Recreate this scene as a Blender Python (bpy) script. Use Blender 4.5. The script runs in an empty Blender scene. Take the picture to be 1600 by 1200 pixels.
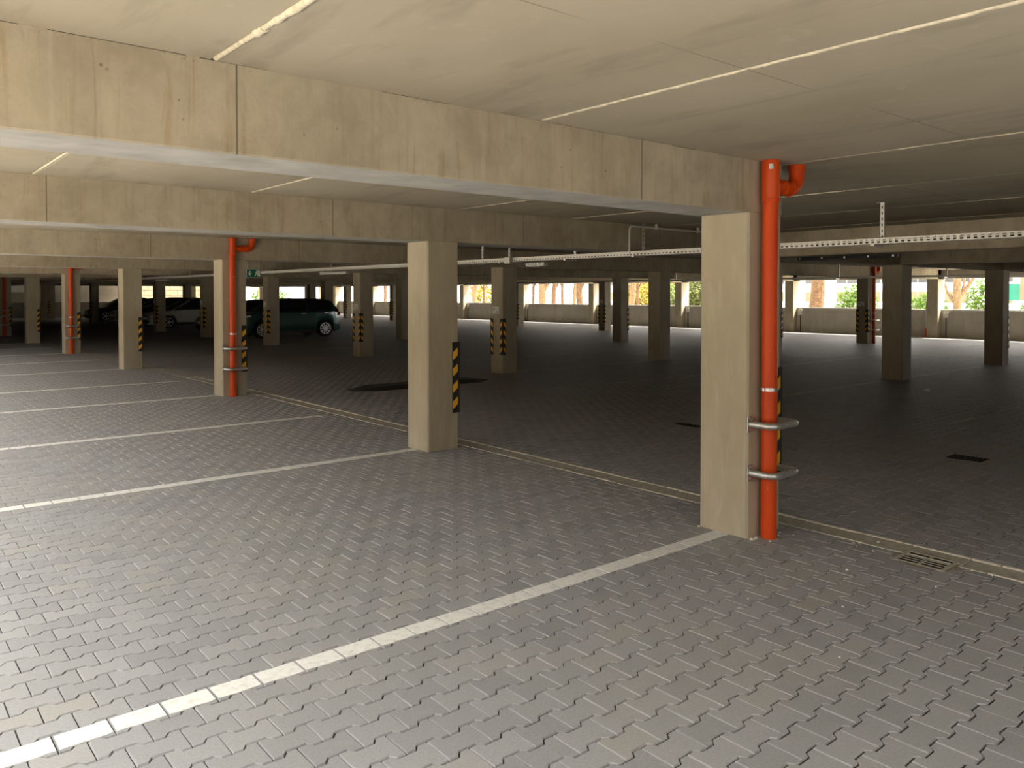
import bpy, bmesh, math, random
import numpy as np
from mathutils import Vector, Matrix

random.seed(7)
rng = np.random.default_rng(7)
scene = bpy.context.scene
C = scene.collection

# ------------------------------------------------------------------ camera
CAM_H = 1.72
F_PX, CY_PX, PITCH, YAW = 1253.4, 482.2, math.radians(1.061), math.radians(39.8)
cam_d = bpy.data.cameras.new('camera')
cam = bpy.data.objects.new('camera', cam_d)
C.objects.link(cam)
cam.location = (0, 0, CAM_H)
cam.rotation_euler = (math.pi / 2 - PITCH, 0, -YAW)
cam_d.sensor_width = 36
cam_d.lens = F_PX / 1600 * 36
cam_d.shift_y = -(600 - CY_PX) / 1600
cam_d.clip_start = 0.05
cam_d.clip_end = 600
scene.camera = cam

# ------------------------------------------------------------------ light
world = bpy.data.worlds.new('world')
scene.world = world
world.use_nodes = True
bg = world.node_tree.nodes['Background']
bg.inputs[0].default_value = (1.0, 0.97, 0.91, 1)
bg.inputs[1].default_value = 7.5
sun_d = bpy.data.lights.new('sun', 'SUN')
sun = bpy.data.objects.new('sun', sun_d)
C.objects.link(sun)
sun_dir = Vector((0.90, -0.40, 0.0)).normalized() * math.cos(math.radians(57)) + Vector((0, 0, math.sin(math.radians(57))))
sun.rotation_euler = sun_dir.to_track_quat('Z', 'Y').to_euler()
sun.location = (40, -20, 40)
sun_d.energy = 24.0
sun_d.angle = math.radians(1.0)
sun_d.color = (1.0, 0.93, 0.80)

vs = scene.view_settings
vs.view_transform = 'Standard'
vs.look = 'None'
vs.gamma = 1.0
vs.use_curve_mapping = False
vs.exposure = 0.15
scene.cycles.use_denoising = True
scene.cycles.max_bounces = 12
scene.cycles.diffuse_bounces = 4
scene.cycles.glossy_bounces = 3
scene.cycles.sample_clamp_indirect = 6.0
scene.cycles.caustics_reflective = False
scene.cycles.caustics_refractive = False

# ------------------------------------------------------------------ materials
class NT:
    def __init__(self, name, rough=0.8, metal=0.0, spec=0.3):
        self.m = bpy.data.materials.new(name)
        self.m.use_nodes = True
        self.t = self.m.node_tree
        self.b = self.t.nodes['Principled BSDF']
        self.b.inputs['Roughness'].default_value = rough
        self.b.inputs['Metallic'].default_value = metal
        self.b.inputs['Specular IOR Level'].default_value = spec
    def n(self, typ, **kw):
        x = self.t.nodes.new(typ)
        for k, v in kw.items():
            setattr(x, k, v)
        return x
    def l(self, a, b):
        self.t.links.new(a, b)
    def pos(self, scale=(1, 1, 1), world=True):
        if world:
            g = self.n('ShaderNodeNewGeometry').outputs['Position']
        else:
            g = self.n('ShaderNodeTexCoord').outputs['Object']
        mp = self.n('ShaderNodeMapping')
        mp.inputs['Scale'].default_value = scale
        self.l(g, mp.inputs['Vector'])
        return mp.outputs[0]
    def noise(self, vec, scale, detail=4, rough=0.55, dist=0.0):
        x = self.n('ShaderNodeTexNoise')
        x.inputs['Scale'].default_value = scale
        x.inputs['Detail'].default_value = detail
        x.inputs['Roughness'].default_value = rough
        x.inputs['Distortion'].default_value = dist
        self.l(vec, x.inputs['Vector'])
        return x.outputs['Fac']
    def ramp(self, fac, stops):
        r = self.n('ShaderNodeValToRGB')
        e = r.color_ramp.elements
        while len(e) < len(stops):
            e.new(0.5)
        for q, (p, c) in zip(e, stops):
            q.position = p
            q.color = (*c, 1) if len(c) == 3 else c
        self.l(fac, r.inputs[0])
        return r.outputs[0]
    def mix(self, a, b, fac, mode='MIX'):
        x = self.n('ShaderNodeMix', data_type='RGBA', blend_type=mode)
        for s, v in ((x.inputs[0], fac), (x.inputs[6], a), (x.inputs[7], b)):
            if hasattr(v, 'is_linked'):
                self.l(v, s)
            elif isinstance(v, (int, float)):
                s.default_value = v
            else:
                s.default_value = (*v, 1)
        return x.outputs[2]
    def math(self, op, a, b=None, c=None):
        x = self.n('ShaderNodeMath', operation=op)
        for i, v in enumerate((a, b, c)):
            if v is None:
                continue
            if hasattr(v, 'is_linked'):
                self.l(v, x.inputs[i])
            else:
                x.inputs[i].default_value = v
        return x.outputs[0]
    def bump(self, h, strength=0.3, dist=0.01):
        x = self.n('ShaderNodeBump')
        x.inputs['Strength'].default_value = strength
        x.inputs['Distance'].default_value = dist
        self.l(h, x.inputs['Height'])
        self.l(x.outputs[0], self.b.inputs['Normal'])
    def col(self, c):
        if hasattr(c, 'is_linked'):
            self.l(c, self.b.inputs['Base Color'])
        else:
            self.b.inputs['Base Color'].default_value = (*c, 1)
        return self.m

def plain(name, c, rough=0.6, metal=0.0, spec=0.4, var=0.12, scale=30):
    t = NT(name, rough, metal, spec)
    f = t.noise(t.pos(), scale, 3)
    lo = tuple(x * (1 - var) for x in c)
    hi = tuple(min(1, x * (1 + var)) for x in c)
    return t.col(t.ramp(f, [(0.3, lo), (0.7, hi)]))

def concrete_beam():
    t = NT('concrete_beam', 0.85, 0, 0.25)
    base = t.ramp(t.noise(t.pos((1, 1, 1)), 1.6, 5), [(0.3, (0.361, 0.308, 0.229)), (0.7, (0.466, 0.409, 0.312))])
    # runs of rust-brown water and pale lime, strongest under the slab
    st = t.noise(t.pos((15, 15, 0.9)), 1.4, 6, 0.7, 0.8)
    area = t.noise(t.pos((1.6, 1.6, 1.3)), 1.5, 4)
    stm = t.math('MULTIPLY', t.ramp(st, [(0.52, (0, 0, 0)), (0.66, (1, 1, 1))]), t.ramp(area, [(0.32, (0, 0, 0)), (0.55, (1, 1, 1))]))
    c = t.mix(base, (0.290, 0.198, 0.092), t.math('MULTIPLY', stm, 0.42))
    li = t.noise(t.pos((14, 14, 0.5)), 1.1, 4, 0.6, 0.2)
    c = t.mix(c, (0.528, 0.493, 0.414), t.math('MULTIPLY', t.ramp(li, [(0.60, (0, 0, 0)), (0.72, (1, 1, 1))]), 0.3))
    mo = t.noise(t.pos((1, 1, 0.8)), 5.5, 6, 0.7, 0.5)
    c = t.mix(c, t.ramp(mo, [(0.3, (0.80, 0.79, 0.77)), (0.55, (1.0, 1.0, 1.0)), (0.75, (1.14, 1.13, 1.11))]), 0.8, 'MULTIPLY')
    # air holes
    v = t.n('ShaderNodeTexVoronoi')
    v.inputs['Scale'].default_value = 9
    t.l(t.pos(), v.inputs['Vector'])
    hole = t.ramp(v.outputs['Distance'], [(0.045, (1, 1, 1)), (0.07, (0, 0, 0))])
    sel = t.ramp(t.noise(t.pos(), 2.2, 1), [(0.52, (0, 0, 0)), (0.56, (1, 1, 1))])
    hole = t.math('MULTIPLY', hole, sel)
    c = t.mix(c, (0.123, 0.101, 0.070), t.math('MULTIPLY', hole, 0.7))
    # form joints every 2.49 m
    sx = t.n('ShaderNodeSeparateXYZ')
    t.l(t.n('ShaderNodeNewGeometry').outputs['Position'], sx.inputs[0])
    ph = t.math('ABSOLUTE', t.math('SUBTRACT', t.math('FRACT', t.math('DIVIDE', t.math('ADD', sx.outputs[0], 20 * 2.487 - 1.242 + 1.2435), 2.487)), 0.5))
    seam = t.math('LESS_THAN', ph, 0.0016)
    c = t.mix(c, (0.106, 0.088, 0.066), t.math('MULTIPLY', seam, 0.8))
    fine = t.noise(t.pos(), 60, 4)
    t.bump(t.math('SUBTRACT', t.math('MULTIPLY', fine, 0.4), t.math('ADD', hole, seam)), 0.35, 0.006)
    return t.col(c)

def concrete_slab():
    t = NT('concrete_slab', 0.8, 0, 0.3)
    base = t.ramp(t.noise(t.pos((1, 0.7, 1)), 1.1, 5), [(0.3, (0.361, 0.318, 0.245)), (0.7, (0.447, 0.400, 0.318))])
    sm = t.noise(t.pos((4.5, 0.8, 1)), 1.0, 5, 0.6, 0.4)
    c = t.mix(base, (0.215, 0.189, 0.146), t.math('MULTIPLY', t.ramp(sm, [(0.55, (0, 0, 0)), (0.75, (1, 1, 1))]), 0.55))
    pt = t.noise(t.pos((1, 1, 1)), 7, 4, 0.6)
    c = t.mix(c, (0.533, 0.499, 0.430), t.math('MULTIPLY', t.ramp(pt, [(0.62, (0, 0, 0)), (0.72, (1, 1, 1))]), 0.25))
    # board marks across the span
    sx = t.n('ShaderNodeSeparateXYZ')
    t.l(t.n('ShaderNodeNewGeometry').outputs['Position'], sx.inputs[0])
    ph = t.math('ABSOLUTE', t.math('SUBTRACT', t.math('FRACT', t.math('DIVIDE', t.math('ADD', sx.outputs[1], 41.2), 1.37)), 0.5))
    seam = t.math('MULTIPLY', t.math('LESS_THAN', ph, 0.0022), t.ramp(t.noise(t.pos(), 1.2, 2), [(0.45, (0, 0, 0)), (0.6, (1, 1, 1))]))
    c = t.mix(c, (0.146, 0.125, 0.095), t.math('MULTIPLY', seam, 0.7))
    t.bump(t.noise(t.pos(), 40, 5), 0.12, 0.005)
    return t.col(c)

def concrete_column():
    t = NT('concrete_column', 0.75, 0, 0.3)
    base = t.ramp(t.noise(t.pos((1, 1, 0.5)), 3.0, 5), [(0.3, (0.365, 0.315, 0.230)), (0.7, (0.436, 0.383, 0.288))])
    tr = t.noise(t.pos((7, 7, 1.3)), 1.7, 5, 0.65, 0.6)
    c = t.mix(base, (0.504, 0.459, 0.369), t.math('MULTIPLY', t.ramp(tr, [(0.52, (0, 0, 0)), (0.75, (1, 1, 1))]), 0.6))
    t.bump(t.noise(t.pos(), 35, 5), 0.1, 0.004)
    return t.col(c)

def concrete_wall():
    t = NT('concrete_wall', 0.85, 0, 0.25)
    base = t.ramp(t.noise(t.pos(), 1.3, 5), [(0.3, (0.403, 0.370, 0.312)), (0.7, (0.499, 0.461, 0.394))])
    st = t.noise(t.pos((3, 3, 0.5)), 1.6, 4)
    c = t.mix(base, (0.317, 0.278, 0.226), t.math('MULTIPLY', t.ramp(st, [(0.5, (0, 0, 0)), (0.75, (1, 1, 1))]), 0.5))
    return t.col(c)

PITCH_ROW, BLOCK, AMP = 0.139, 0.2, 0.013
LINE1_Y = 3.245 + 0.205

def paver_colour(t, rnd):
    base = t.ramp(rnd, [(0.0, (0.222, 0.227, 0.236)), (0.5, (0.250, 0.255, 0.263)), (0.9, (0.272, 0.277, 0.283)), (1.0, (0.272, 0.266, 0.256))])
    blot = t.noise(t.pos(), 0.7, 4)
    c = t.mix(base, (0.268, 0.263, 0.25), t.math('MULTIPLY', t.ramp(blot, [(0.42, (0, 0, 0)), (0.68, (1, 1, 1))]), 0.5))
    grain = t.noise(t.pos(), 90, 4, 0.7)
    c = t.mix(c, t.ramp(grain, [(0.3, (0.85, 0.85, 0.85)), (0.7, (1.12, 1.12, 1.11))]), 1.0, 'MULTIPLY')
    dust = t.noise(t.pos(), 14, 4, 0.7)
    return t.mix(c, (0.33, 0.325, 0.31), t.math('MULTIPLY', t.ramp(dust, [(0.55, (0, 0, 0)), (0.8, (1, 1, 1))]), 0.35)), grain

def paver_mat():
    t = NT('grey_paver', 0.6, 0, 0.4)
    g = t.n('ShaderNodeNewGeometry').outputs['Random Per Island']
    o = t.n('ShaderNodeObjectInfo').outputs['Random']
    rnd = t.math('FRACT', t.math('ADD', g, o))
    c, grain = paver_colour(t, rnd)
    t.bump(grain, 0.25, 0.003)
    return t.col(c)

def paver_far_mat():
    t = NT('grey_paving_far', 0.6, 0, 0.4)
    geo = t.n('ShaderNodeNewGeometry').outputs['Position']
    s = t.n('ShaderNodeSeparateXYZ')
    t.l(geo, s.inputs[0])
    wav = t.math('MULTIPLY', t.math('SINE', t.math('MULTIPLY', s.outputs[0], 2 * math.pi / BLOCK)), 0.010)
    yy = t.math('ADD', t.math('ADD', s.outputs[1], wav), 0.0695 - LINE1_Y + 100 * PITCH_ROW)
    cmb = t.n('ShaderNodeCombineXYZ')
    t.l(s.outputs[0], cmb.inputs[0])
    t.l(yy, cmb.inputs[1])
    br = t.n('ShaderNodeTexBrick')
    br.offset = 0.5
    br.inputs['Scale'].default_value = 1.0
    br.inputs['Brick Width'].default_value = BLOCK
    br.inputs['Row Height'].default_value = PITCH_ROW
    br.inputs['Mortar Size'].default_value = 0.008
    br.inputs['Mortar Smooth'].default_value = 0.3
    br.inputs['Color1'].default_value = (0.2, 0.2, 0.2, 1)
    br.inputs['Color2'].default_value = (0.9, 0.9, 0.9, 1)
    br.inputs['Mortar'].default_value = (0.5, 0.5, 0.5, 1)
    t.l(cmb.outputs[0], br.inputs['Vector'])
    c, grain = paver_colour(t, t.math('MULTIPLY', br.outputs['Color'], 1.0))
    c = t.mix(c, (0.16, 0.15, 0.13), t.math('MULTIPLY', br.outputs['Fac'], 0.75))
    t.bump(t.math('SUBTRACT', 1.0, br.outputs['Fac']), 0.6, 0.006)
    return t.col(c)

M = {}
M['beam'] = concrete_beam()
M['slab'] = concrete_slab()
M['soffit'] = plain('smooth_grey_concrete', (0.385, 0.375, 0.36), 0.75, 0, 0.3, 0.16, 5)
M['column'] = concrete_column()
M['wall'] = concrete_wall()
M['paver'] = paver_mat()
M['paver_far'] = paver_far_mat()
M['sand'] = plain('joint_sand', (0.055, 0.051, 0.044), 0.95, 0, 0.1, 0.4, 60)
M['gutter'] = plain('gutter_concrete', (0.33, 0.31, 0.265), 0.85, 0, 0.2, 0.18, 18)
M['mortar'] = plain('pale_mortar', (0.58, 0.55, 0.48), 0.9, 0, 0.2, 0.22, 25)
M['sealant'] = plain('joint_sealant', (0.60, 0.545, 0.43), 0.85, 0, 0.2, 0.2, 40)
M['gap'] = plain('dark_gap', (0.10, 0.085, 0.065), 0.95, 0, 0.1)
M['black_rubber'] = plain('black_rubber', (0.028, 0.027, 0.026), 0.55, 0, 0.3, 0.3, 40)
M['yellow'] = plain('yellow_reflective', (0.95, 0.50, 0.03), 0.4, 0, 0.5, 0.06, 60)
M['steel'] = plain('galvanised_steel', (0.56, 0.57, 0.57), 0.38, 0.85, 0.5, 0.18, 50)
M['tray_steel'] = plain('tray_steel', (0.70, 0.69, 0.66), 0.45, 0.55, 0.5, 0.08, 50)
M['cast_iron'] = plain('cast_iron', (0.05, 0.048, 0.045), 0.7, 0.4, 0.3, 0.3, 60)
M['void'] = plain('drain_void', (0.008, 0.008, 0.008), 0.9, 0, 0.05)
M['white_plastic'] = plain('white_plastic', (0.66, 0.64, 0.58), 0.5, 0, 0.4, 0.05)
M['grey_plastic'] = plain('grey_plastic', (0.42, 0.42, 0.40), 0.5, 0, 0.4, 0.06)
M['dark_plastic'] = plain('dark_plastic', (0.03, 0.03, 0.032), 0.5, 0, 0.4, 0.1)
M['lens'] = plain('lamp_lens', (0.55, 0.57, 0.56), 0.15, 0, 0.6, 0.05)
M['green_sign'] = plain('green_sign', (0.01, 0.16, 0.10), 0.4, 0, 0.4, 0.05)
M['sign_white'] = plain('sign_white', (0.78, 0.80, 0.76), 0.5, 0, 0.4, 0.03)
M['ink'] = plain('dark_ink', (0.06, 0.06, 0.06), 0.6, 0, 0.3, 0.1)
M['bark'] = plain('tree_bark', (0.115, 0.070, 0.040), 0.9, 0, 0.1, 0.4, 9)
M['bark_pale'] = plain('pale_bark', (0.17, 0.115, 0.065), 0.9, 0, 0.1, 0.3, 9)
M['leaf'] = plain('leaf_green', (0.06, 0.115, 0.006), 0.7, 0, 0.2, 0.4, 3)
M['leaf_yellow'] = plain('leaf_yellow', (0.19, 0.145, 0.012), 0.7, 0, 0.2, 0.3, 3)
M['leaf_olive'] = plain('leaf_olive', (0.075, 0.085, 0.018), 0.7, 0, 0.2, 0.4, 3)
M['render_white'] = plain('white_render', (0.80, 0.79, 0.77), 0.9, 0, 0.2, 0.05, 1)
M['render_beige'] = plain('beige_stone', (0.20, 0.155, 0.10), 0.9, 0, 0.2, 0.10, 1.5)
M['render_grey'] = plain('grey_render', (0.40, 0.38, 0.34), 0.9, 0, 0.2, 0.08, 1)
M['win_glass'] = plain('window_glass', (0.03, 0.032, 0.034), 0.2, 0, 0.5, 0.1, 2)
M['win_blind'] = plain('window_blind', (0.12, 0.11, 0.055), 0.5, 0, 0.4, 0.1, 2)
M['yellow_board'] = plain('yellow_board', (0.21, 0.125, 0.018), 0.7, 0, 0.3, 0.15, 3)
M['teal_board'] = plain('teal_board', (0.01, 0.11, 0.075), 0.6, 0, 0.3, 0.08, 3)
M['ground_out'] = plain('outdoor_paving', (0.66, 0.60, 0.50), 0.9, 0, 0.2, 0.12, 2)
M['tyre'] = plain('tyre_rubber', (0.015, 0.015, 0.016), 0.8, 0, 0.2, 0.2)
M['alloy'] = plain('alloy_rim', (0.72, 0.73, 0.75), 0.3, 0.7, 0.5, 0.05)
M['auto_glass'] = plain('car_glass', (0.012, 0.014, 0.016), 0.06, 0, 0.6, 0.1)
M['lamp_clear'] = plain('headlamp', (0.78, 0.80, 0.82), 0.12, 0.3, 0.6, 0.04)
M['lamp_red'] = plain('tail_lamp', (0.35, 0.02, 0.015), 0.2, 0, 0.6, 0.05)
M['plate'] = plain('number_plate', (0.80, 0.80, 0.78), 0.4, 0, 0.4, 0.02)

def paint_mat():
    t = NT('white_road_paint', 0.6, 0, 0.35)
    f = t.noise(t.pos(), 22, 5, 0.7)
    w = t.noise(t.pos(), 3, 3)
    c = t.ramp(f, [(0.25, (0.44, 0.435, 0.415)), (0.5, (0.63, 0.626, 0.605)), (0.8, (0.70, 0.695, 0.675))])
    c = t.mix(c, (0.55, 0.54, 0.50), t.math('MULTIPLY', t.ramp(w, [(0.5, (0, 0, 0)), (0.8, (1, 1, 1))]), 0.4))
    return t.col(c)
M['paint'] = paint_mat()

def pipe_mat():
    t = NT('orange_pipe', 0.45, 0, 0.3)
    f = t.noise(t.pos((1, 1, 0.3)), 6, 4)
    c = t.ramp(f, [(0.3, (0.56, 0.052, 0.003)), (0.7, (0.64, 0.072, 0.005))])
    sc = t.noise(t.pos((1, 1, 0.7)), 26, 3, 0.6)
    c = t.mix(c, (0.66, 0.46, 0.34), t.math('MULTIPLY', t.ramp(sc, [(0.70, (0, 0, 0)), (0.75, (1, 1, 1))]), 0.8))
    return t.col(c)
M['pipe'] = pipe_mat()

def car_paint(name, c):
    t = NT(name, 0.22, 0.15, 0.5)
    t.b.inputs['Coat Weight'].default_value = 0.6
    f = t.noise(t.pos(), 200, 1)
    return t.col(t.ramp(f, [(0.3, tuple(x * 0.95 for x in c)), (0.7, tuple(min(1, x * 1.05) for x in c))]))

# ------------------------------------------------------------------ mesh helpers
class MB:
    def __init__(self):
        self.v, self.f, self.mi = [], [], []
    def add(self, vs, fs, mi=0):
        o = len(self.v)
        self.v += [tuple(p) for p in vs]
        self.f += [tuple(i + o for i in q) for q in fs]
        self.mi += [mi] * len(fs)
        return self
    def box(self, x0, x1, y0, y1, z0, z1, mi=0):
        vs = [(x, y, z) for z in (z0, z1) for y in (y0, y1) for x in (x0, x1)]
        return self.add(vs, [(0, 2, 3, 1), (4, 5, 7, 6), (0, 1, 5, 4), (2, 6, 7, 3), (0, 4, 6, 2), (1, 3, 7, 5)], mi)
    def prism(self, prof, axis, a, b, mi=0):
        # closed profile (list of 2-D points) swept from a to b along an axis
        n = len(prof)
        def P(p, t):
            if axis == 'x': return (t, p[0], p[1])
            if axis == 'y': return (p[0], t, p[1])
            return (p[0], p[1], t)
        vs = [P(p, a) for p in prof] + [P(p, b) for p in prof]
        fs = [(i, (i + 1) % n, n + (i + 1) % n, n + i) for i in range(n)]
        fs += [tuple(range(n - 1, -1, -1)), tuple(range(n, 2 * n))]
        return self.add(vs, fs, mi)
    def tube(self, pts, rad, seg=12, mi=0, cap=True):
        pts = [Vector(p) for p in pts]
        if not isinstance(rad, (list, tuple)):
            rad = [rad] * len(pts)
        up = None
        rings = []
        for i, p in enumerate(pts):
            if i == 0: d = pts[1] - p
            elif i == len(pts) - 1: d = p - pts[i - 1]
            else: d = (pts[i + 1] - p).normalized() + (p - pts[i - 1]).normalized()
            d.normalize()
            if up is None:
                up = Vector((0, 0, 1)) if abs(d.z) < 0.9 else Vector((1, 0, 0))
            s = d.cross(up).normalized()
            up = s.cross(d).normalized()
            rings.append([p + (s * math.cos(a) + up * math.sin(a)) * rad[i] for a in [2 * math.pi * k / seg for k in range(seg)]])
        vs = [q for r in rings for q in r]
        fs = []
        for i in range(len(pts) - 1):
            for k in range(seg):
                a, b = i * seg + k, i * seg + (k + 1) % seg
                fs.append((a, b, b + seg, a + seg))
        if cap:
            fs.append(tuple(range(seg - 1, -1, -1)))
            fs.append(tuple((len(pts) - 1) * seg + k for k in range(seg)))
        return self.add(vs, fs, mi)
    def mesh(self, name, mats, smooth=False, angle=None):
        me = bpy.data.meshes.new(name)
        me.from_pydata(self.v, [], self.f)
        for m in (mats if isinstance(mats, (list, tuple)) else [mats]):
            me.materials.append(m)
        if any(self.mi):
            me.polygons.foreach_set('material_index', self.mi)
        bm = bmesh.new()
        bm.from_mesh(me)
        bmesh.ops.recalc_face_normals(bm, faces=bm.faces)
        bm.to_mesh(me)
        bm.free()
        if smooth:
            me.polygons.foreach_set('use_smooth', [True] * len(me.polygons))
            if angle:
                me.set_sharp_from_angle(angle=math.radians(angle))
        me.update()
        return me
    def build(self, name, mats, parent=None, smooth=False, angle=35, loc=None):
        return link(name, self.mesh(name, mats, smooth, angle), parent, loc)

def link(name, data, parent=None, loc=None):
    o = bpy.data.objects.new(name, data)
    C.objects.link(o)
    if parent is not None:
        o.parent = parent
    if loc is not None:
        o.location = loc
    return o

def tag(o, label, cat, group=None):
    o['label'] = label
    o['category'] = cat
    if group:
        o['group'] = group
    return o

def thing(name, label, cat, loc=(0, 0, 0), group=None):
    o = link(name, None, None, loc)
    o.empty_display_size = 0.2
    return tag(o, label, cat, group)

def structure(o):
    o['kind'] = 'structure'
    return o

def project(X, Y, Z):
    Z = Z - CAM_H
    d = X * math.sin(YAW) + Y * math.cos(YAW)
    l = X * math.cos(YAW) - Y * math.sin(YAW)
    dd = d * math.cos(PITCH) - Z * math.sin(PITCH)
    v = d * math.sin(PITCH) + Z * math.cos(PITCH)
    return 800 + F_PX * l / dd, CY_PX - F_PX * v / dd, dd

# ------------------------------------------------------------------ plan of the garage (metres; camera stands at x=0 y=0)
XR = [4.85, 10.88, 16.09, 21.37, 27.09]
YR = [3.245, 7.246, 13.37, 19.56, 25.80, 32.03, 38.25, 44.47, 50.70, 56.92, 63.10]
CW = 0.41
ZB, ZC = 2.289, 2.655
X_W, X_E, Y_S, Y_N = -0.6, 33.0, -2.96, 66.0
GUT0, GUT1 = 5.385, 5.60

# ------------------------------------------------------------------ floor
CELL_X, CELL_Y = 1.0, 7 * PITCH_ROW
GX0 = -2.0
GY0 = LINE1_Y - 0.0695 - 98 * PITCH_ROW     # row 0 starts here
def near_cell(x, y):
    d = x * math.sin(YAW) + y * math.cos(YAW)
    if d < 0.6 or d > 22.0:
        return False
    px, py, dd = project(x, y, 0)
    m = 130 + 900 / max(d, 1)
    return -m < px < 1600 + m and py < 1500
nx = int((X_E + 0.3 - GX0) / CELL_X) + 1
ny = int((Y_N + 0.2 - GY0) / CELL_Y) + 1
fl = MB()
near = set()
for j in range(ny):
    run = None
    for i in range(nx + 1):
        x, y = GX0 + i * CELL_X, GY0 + j * CELL_Y
        k = None if i == nx else near_cell(x + CELL_X / 2, y + CELL_Y / 2)
        if k:
            near.add((i, j))
        if run is None or run[1] != k:
            if run is not None:
                z = -0.0085 if run[1] else 0.0
                x0 = GX0 + run[0] * CELL_X
                fl.add([(x0, y, z), (x, y, z), (x, y + CELL_Y, z), (x0, y + CELL_Y, z)], [(0, 1, 2, 3)], 1 if run[1] else 0)
            run = (i, k)
fl.box(GX0, GX0 + nx * CELL_X, GY0, GY0 + ny * CELL_Y, -0.3, -0.05, 1)
floor = structure(fl.build('floor', [M['paver_far'], M['sand']]))

# one interlocking bone-shaped block: wide at both ends, narrow waist
def paver_outline(inset):
    hx = BLOCK / 2 - inset
    a, b = PITCH_ROW / 2 + AMP - inset - 0.0024, PITCH_ROW / 2 - AMP - inset - 0.0024
    up = [(-hx, a), (-0.060, a), (-0.040, b), (0.040, b), (0.060, a), (hx, a)]
    return up + [(-x, -y) for x, y in up]
o_low, o_top = paver_outline(0.0014), paver_outline(0.0052)
pv = np.array([(x, y, 0.0) for x, y in o_top] + [(x, y, -0.0085) for x, y in o_low])
pf = [tuple(range(11, -1, -1))] + [(i, (i + 1) % 12, 12 + (i + 1) % 12, 12 + i) for i in range(12)]
spots = []
for (i, j) in near:
    for r in range(7):
        row = j * 7 + r
        y = GY0 + (row + 0.5) * PITCH_ROW
        for k in range(5):
            x = GX0 + i * CELL_X + (k + 0.5) * BLOCK + (0.1 if row % 2 else 0.0)
            if x - 0.1 > GUT0 - 0.012 and x + 0.1 < GUT1 + 0.012:
                continue
            spots.append((x, y))
def holes(x, y):
    return (8.80 < x < 9.24 and 3.12 < y < 3.66) or (8.34 < x < 8.68 and 6.30 < y < 6.88)
spots = [s for s in spots if not holes(*s)]
def shown(s):
    px, py, d = project(s[0], s[1], 0)
    inside = -10 < px < 1610 and -10 < py < 1205
    cut = GUT0 - 0.115 < s[0] < GUT1 + 0.115
    return (0 if inside and not cut else 1, d)
spots.sort(key=shown)
paver_meshes = []
for q in range(4):
    mb = MB().add(pv + rng.normal(0, 0.0006, pv.shape) * np.array([1, 1, 0]), pf)
    paver_meshes.append(mb.mesh('paver', M['paver']))
for s in spots[:300]:
    o = link('paver', paver_meshes[random.randrange(4)], floor, (s[0], s[1], random.uniform(-0.0014, 0.0006)))
    o.rotation_euler = (random.gauss(0, 0.004), random.gauss(0, 0.004), random.gauss(0, 0.004) + (math.pi if random.random() < 0.5 else 0))
rest = np.array(spots[300:])
nrest = len(rest)
V = np.repeat(pv[None], nrest, 0) + rng.normal(0, 0.0006, (nrest, 24, 3)) * np.array([1, 1, 0])
V[:, :, 2] += rng.uniform(-0.0016, 0.0006, nrest)[:, None] + V[:, :, 0] * rng.normal(0, 0.004, nrest)[:, None] + V[:, :, 1] * rng.normal(0, 0.004, nrest)[:, None]
V[:, :, :2] += rest[:, None, :]
lw = rest[:, 0] < (GUT0 + GUT1) / 2
V[lw, :, 0] = np.minimum(V[lw, :, 0], GUT0 - 0.006)
V[~lw, :, 0] = np.maximum(V[~lw, :, 0], GUT1 + 0.006)
me = bpy.data.meshes.new('paver_field')
loops = np.array([q for f_ in pf for q in f_])
starts = np.cumsum([0] + [len(f_) for f_ in pf])[:-1]
me.vertices.add(nrest * 24)
me.vertices.foreach_set('co', V.reshape(-1))
nl = len(loops)
me.loops.add(nrest * nl)
me.loops.foreach_set('vertex_index', (loops[None] + 24 * np.arange(nrest)[:, None]).reshape(-1).astype(np.int32))
me.polygons.add(nrest * 13)
me.polygons.foreach_set('loop_start', (starts[None] + nl * np.arange(nrest)[:, None]).reshape(-1).astype(np.int32))
me.polygons.foreach_set('use_smooth', [False] * (nrest * 13))
me.update(calc_edges=True)
me.validate()
bm = bmesh.new(); bm.from_mesh(me)
bmesh.ops.recalc_face_normals(bm, faces=bm.faces)
for f_ in bm.faces:
    if len(f_.verts) == 12 and f_.normal.z < 0:
        f_.normal_flip()
bm.to_mesh(me); bm.free()
me.materials.append(M['paver'])
pfield = link('paver_field', me, floor)
pfield['kind'] = 'stuff'

# flush gutter of flat slabs with pale mortar edges along the column row
gut = MB()
slab_l = 0.40
gslabs = [2.06 - slab_l * k for k in range(5, 0, -1)]
y = 2.42
while y < 17.0:
    gslabs.append(y)
    y += slab_l
gmesh = MB().prism([(GUT0 + 0.004, -0.02), (GUT1 - 0.004, -0.02), (GUT1 - 0.004, -0.002), ((GUT0 + GUT1) / 2, -0.006), (GUT0 + 0.004, -0.002)], 'y', 0.004, slab_l - 0.004).mesh('gutter_slab', M['gutter'])
for y in gslabs:
    link('gutter_slab', gmesh, floor, (0, y, random.uniform(-0.002, 0.002)))
MB().box(5.40, GUT1 - 0.004, 2.063, 2.417, -0.02, -0.002).build('gutter_slab', M['gutter'], floor)
for k, x in enumerate((GUT0 - 0.004, GUT1 + 0.002)):
    mb = MB()
    y = gslabs[0]
    while y < 17.0:
        L = random.uniform(0.15, 0.22)
        w = random.uniform(0.008, 0.014) * (0.8 if k == 0 else 1.4)
        z = random.uniform(0.001, 0.007)
        mb.prism([(x - w, -0.02), (x + w, -0.02), (x + w * 0.7, z), (x - w * 0.7, z)], 'y', y, y + L - random.choice((0.004, 0.006, 0.012)))
        y += L
    mb.build('mortar_edge', M['mortar'], floor)
far_g = MB()
far_g.box(GUT0, GUT1, 17.0, Y_N, -0.03, 0.0015)
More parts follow.
